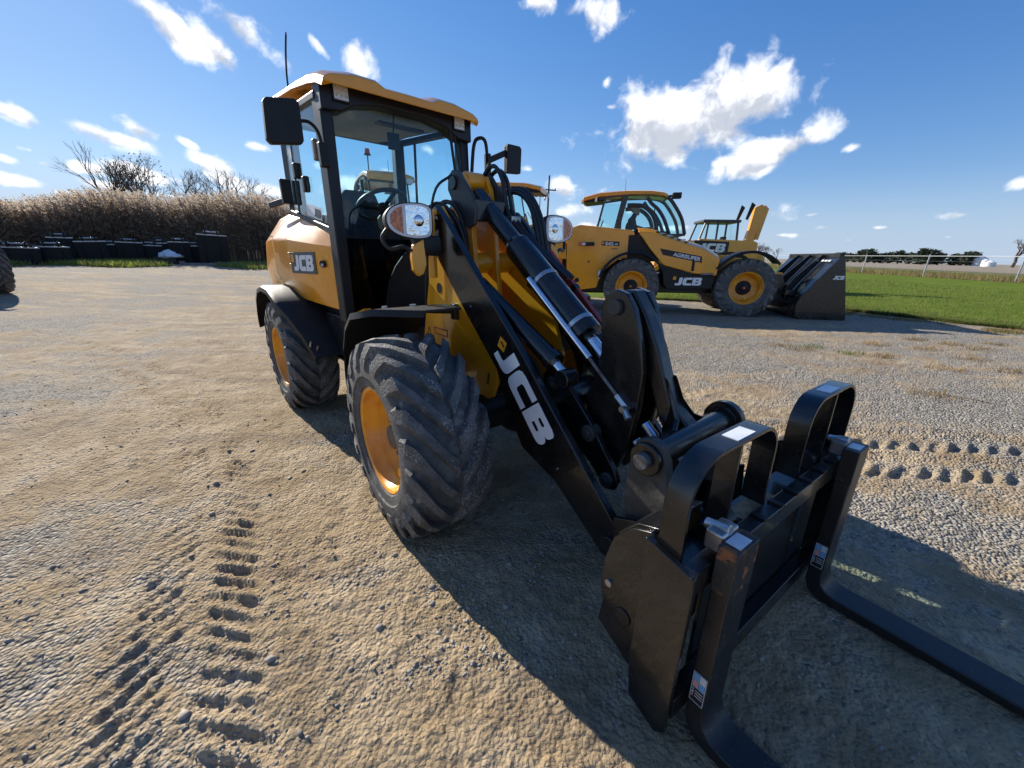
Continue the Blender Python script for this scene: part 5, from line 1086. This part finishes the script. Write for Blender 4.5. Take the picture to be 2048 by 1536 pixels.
for k in range(3):
    x=(205,300,420)[k];pp=at(x,bdist(x)-1.6);o=G().box((-.06,-1.5,0),(.06,1.5,.14)).build('timber_beam','steel',None,bev=.01);o.matrix_world=gap(pp,math.degrees(math.atan2(pp[1],pp[0]))+random.uniform(-4,4));tag(o,('grey timber beam on the ground before the third bucket','grey timber beam lying before the low mid-row bucket','dark timber beam lying before the largest bucket')[k],'beam')
# ================================================================ reeds
leafmat('reed_stem',(.24,.17,.11),(.15,.10,.07),5,.2);leafmat('reed_leaf',(.33,.24,.155),(.16,.11,.075),4,.45);leafmat('reed_plume',(.66,.55,.42),(.45,.36,.27),9,.5)
n=8200;pxs=rng.random(n)*760-130;dep_=rng.random(n)**1.25*9
V=[];Fq=[];mi=[];base=0
for i in range(n):
    x=pxs[i];D=float(np.interp(x,[0,120,260,430,600],[31.5,33,35.5,35,37]))+dep_[i];p=at(x,D)
    yt=402+7*math.sin(x*.021)+9*math.sin(x*.0093+1)+(x>330)*6;e_=pdir(x,yt);hh=(CAMH+(D-dep_[i]*.5)*e_[2]/math.hypot(e_[0],e_[1])-p[2])*(.58+.50*rng.random()**.8)
    ln=np.array([.30+.12*rng.standard_normal(),-.05+.1*rng.standard_normal()])*-1.0
    ln=np.array([.22+.1*rng.standard_normal(),.06*rng.standard_normal()]) if False else ln
    pts=[p+np.array([ln[0]*(k/4)**2.2,ln[1]*(k/4)**2,hh*k/4]) for k in range(5)]
    a=rng.random()*3.14;w_=np.array([math.cos(a),math.sin(a),0])*.011
    for k in range(4):
        V+= [pts[k]-w_,pts[k]+w_,pts[k+1]+w_,pts[k+1]-w_];Fq.append((base,base+1,base+2,base+3));mi.append(0);base+=4
    for _ in range(7):
        f=.22+.66*rng.random();q=p+np.array([ln[0]*f**2.2,ln[1]*f*f,hh*f]);a=rng.random()*6.28;ll=.38+.35*rng.random();dr=np.array([math.cos(a)-.5,math.sin(a),.35+.5*rng.random()]);dr/=np.linalg.norm(dr);wl=np.cross(dr,(0,0,1));wl=wl/np.linalg.norm(wl)*.018
        V+=[q-wl,q+wl,q+dr*ll*.6+wl*.8,q+dr*ll-np.array([0,0,.12])];Fq.append((base,base+1,base+2,base+3));mi.append(1);base+=4
    if rng.random()<.62:
        tip=pts[4];pd=np.array([-.62+.2*rng.standard_normal(),.15*rng.standard_normal(),.75]);pd/=np.linalg.norm(pd);pl=.50+.32*rng.random()
        for _ in range(13):
            f=rng.random();q=tip+pd*pl*(f-.25);a=rng.random()*6.28;dr=pd*.5+.45*np.array([math.cos(a),math.sin(a),-.25]);ll=.19*(1.15-f);wl=np.cross(dr,(math.sin(a),math.cos(a),.3));wl=wl/np.linalg.norm(wl)*.034
            V+=[q-wl*.5,q+wl*.5,q+dr*ll+wl,q+dr*ll*1.3-wl*.4];Fq.append((base,base+1,base+2,base+3));mi.append(2);base+=4
o=bigmesh('reed_bed',np.array(V),np.array(Fq),'reed_stem',mats=['reed_stem','reed_leaf','reed_plume'],mi=mi);o['kind']='stuff';o['label']='tall tan reeds with feathery plumes forming a hedge behind the buckets';o['category']='reeds'
# ================================================================ bare trees
mat('bark',(.105,.085,.07),.9,0,(.07,.056,.047),6,(.3,.7));mat('twig',(.13,.09,.065),.9,0,(.09,.063,.048),6,(.3,.7));mat('leaf_brown',(.22,.11,.05),.8,0,(.15,.08,.04),3,(.3,.7))
def bare_tree(p,h,spread,label,group,seed,lv=5,leaves=0,twr=1.):
    rs=random.Random(seed);root=thing('bare_tree',label,'tree',gap(p,rs.random()*360),group)
    tr=G();cr=G();lf_=[]
    def grow(q,d,l,r,lev):
        e=q+d*l;mid=q+d*l*.5+np.array([rs.gauss(0,.04),rs.gauss(0,.04),0])*l
        (tr if lev<2 else cr).tube([q,mid,e],[r,r*.86,r*.7],6 if lev<2 else 4 if lev<4 else 3)
        if lev>=lv:
            if leaves: lf_.extend([e+np.array([rs.gauss(0,.12),rs.gauss(0,.12),rs.gauss(0,.1)])*h*.1 for _ in range(leaves)])
            return
        for _ in range(3 if lev<4 else 2+(rs.random()<.5)):
            a=rs.random()*6.28;t_=rs.uniform(.25,.75)*spread;b_=np.array([math.cos(a),math.sin(a),0]);nd=d*math.cos(t_)+np.cross(d,b_)*math.sin(t_)+np.array([0,0,.14]);nd/=np.linalg.norm(nd)
            grow(q+d*l*rs.uniform(.6,1.),nd,l*rs.uniform(.62,.82),r*rs.uniform(.5,.64),lev+1)
    grow(np.zeros(3),np.array([0,0,1.]),h*.27,h*.018*twr,0)
    tr.build('trunk','bark',root,flip=False,recalc=False,smooth=True);c_=cr.build('crown','twig',root,flip=False,recalc=False,smooth=False)
    if lf_:
        g=G()
        for q in lf_:
            a=np.array([rs.gauss(0,1) for _ in range(3)])*.05;b_=np.array([rs.gauss(0,1) for _ in range(3)])*.05;g.add([q,q+a,q+a+b_,q+b_],[(0,1,2,3)])
        g.build('leaves','leaf_brown',root,flip=False,recalc=False,smooth=False)
    return root
gb='bare trees standing beyond the reeds'
bare_tree(at(228,50)-np.array([0,0,.3]),12.4,.95,'bare grey tree at left rising behind the reeds',gb,3,lv=6)
bare_tree(at(300,48)-np.array([0,0,.3]),11.2,1.1,'broad brownish tree with a few leaves above the reeds',gb,8,lv=6,leaves=1)
bare_tree(at(485,50)-np.array([0,0,.3]),13.4,1.15,'round-topped bare tree above the reeds nearest the loader',gb,13,lv=6)
bare_tree(at(398,75),14.5,1.1,'small pale bare tree far off between two larger ones',gb,21,lv=6)
for k,(x,D,h_) in enumerate(((1510,190,11),(1530,210,10),(1555,260,9))):
    bare_tree(at(x,D),h_,1.1,('faint bare tree on the horizon just right of the backhoe boom','second faint bare tree on the horizon right of the backhoe','low faint bare tree on the horizon above the loading bucket')[k],'bare trees on the far horizon',31+k,lv=5,twr=1.6)
bare_tree(at(2034,260),17,1.2,'spreading bare tree on the horizon at the right edge','bare trees on the far horizon',44,lv=6,twr=1.8)
# far evergreens
mat('evergreen',(.030,.045,.022),.9,0,(.05,.065,.03),2,(.3,.7))
evm=[]
for k in range(4):
    rs=np.random.default_rng(100+k);g=G()
    for _ in range(420):
        f=rs.random()**.8;a=rs.random()*6.28;r_=(1.0-.62*f)*(1-(1-f)**6)*rs.random()**.45*(.42+.1*math.sin(3*a+k));q=np.array([r_*math.cos(a),r_*math.sin(a),.08+.92*f]);u_=rs.standard_normal(3)*.065;v_=rs.standard_normal(3)*.065
        g.add([q,q+u_,q+u_+v_,q+v_],[(0,1,2,3)])
    c_=g.build('crown','evergreen',None,flip=False,recalc=False,smooth=False);t_=G().tube([(0,0,0),(0,0,.5)],[.035,.02],6).build('trunk','bark',None,flip=False);evm.append((c_.data,t_.data));bpy.data.objects.remove(c_);bpy.data.objects.remove(t_)
ORD='first second third fourth fifth sixth seventh eighth ninth tenth eleventh twelfth thirteenth fourteenth fifteenth sixteenth seventeenth eighteenth nineteenth'.split()
xs=[1672,1686,1699,1712,1724,1738,1752,1766,1780,1800,1822,1838,1850,1866,1880,1912,1925,1938,1950]
for k,x in enumerate(xs):
    D=330+60*random.random() if x<1800 else 300+50*random.random()
    p=at(x,D);o=thing('evergreen_tree','dark evergreen, %s from the left in the far windbreak beyond the field'%ORD[k],'tree',gap(p,random.random()*360),'evergreens in the far windbreak')
    hs=random.uniform(5.2,7.6)*(1.1 if 1720<x<1800 else 1);o.scale=(hs*1.5,hs*1.5,hs)
    for nm,me in zip(('crown','trunk'),evm[k%4]): c_=bpy.data.objects.new(nm,me);COL.objects.link(c_);c_.parent=o
# farm bins at the horizon
for k,(x,D,r_,h_) in enumerate(((1964,310,2.7,3.6),(1977,290,1.3,2.6),(1987,280,1.9,1.7))):
    p=at(x,D);g=G();g.cyl((0,0,0),(0,0,h_),r_,n=28);g.cyl((0,0,h_),(0,0,h_+r_*.55),r_*1.03,.3,n=28)
    o=g.build('grain_bin','white_plastic',None,flip=False);o.matrix_world=gap(p,0);tag(o,('largest white grain bin on the right horizon','slim white grain bin between two others on the horizon','low white grain bin, rightmost on the horizon')[k],'grain bin')
# utility pole
p=at(1091,48);U_=thing('utility_pole','thin dark utility pole with crossarm behind the loader','pole',gap(p,20))
G().cyl((0,0,0),(0,0,9.8),.13,.09,n=10).build('pole','bark',U_,flip=False);G().box((-.9,-.06,8.3),(.9,.06,8.42)).build('crossarm','bark',U_,flip=False,bev=.01)
for s in(-.8,.8): G().cyl((s,0,8.4),(s,0,8.62),.05,n=8).build('insulator','galv',U_,flip=False)
p=at(1075,55);U2=thing('street_light','grey lamp post top showing above the second loader','lamp post',gap(p,0));G().cyl((0,0,0),(0,0,9.2),.12,.08,n=10).build('pole','galv',U2,flip=False);G().hose([(0,0,9.1),(.3,0,9.4),(.6,0,9.2),(.65,0,8.5)],.05).build('lamp_arm','galv',U2,flip=False);G().ball((.65,0,8.3),(.12,.12,.25)).build('lamp_head','galv',U2,flip=False)
# ================================================================ wire fence
FE=thing('wire_fence','galvanised wire fence with leaning posts and top rail beyond the lawn','fence',gap(np.array([F1[0],F1[1],float(gz(F1[0],F1[1]))]),math.degrees(math.atan2(fd[1],fd[0]))))
fz0=float(gz(F1[0],F1[1]))
def fzat(s): return float(gz(F1[0]+fd[0]*s,F1[1]+fd[1]*s))-fz0
ss=np.arange(-72,20,6.6)
for s in ss:
    z=fzat(s);G().cyl((s,0,z-.1),(s,.0,z+1.75),.045,n=10).build('post','galv',FE,flip=False)
G().tube([(s,0,fzat(s)+1.62) for s in np.linspace(-72,16,60)],.022,6).build('top_rail','galv',FE,flip=False)
for hh in(.12,.5,.88,1.25): G().tube([(s,0,fzat(s)+hh) for s in np.linspace(-72,16,40)],.004,4).build('wire','galv',FE,flip=False)
# straw on the gravel at right
p=hit(1935,800);o=G().hose([(-.16,.02,.012),(-.05,0,.02),(.06,-.01,.018),(.17,.0,.010)],[.004]*15+[.002],6).build('straw_stalk',"grass_dry",None,flip=False);o.matrix_world=gap((p[0],p[1],float(surf(p[0],p[1]))),-35);tag(o,'pale dry stalk lying on the gravel at right','stalk')
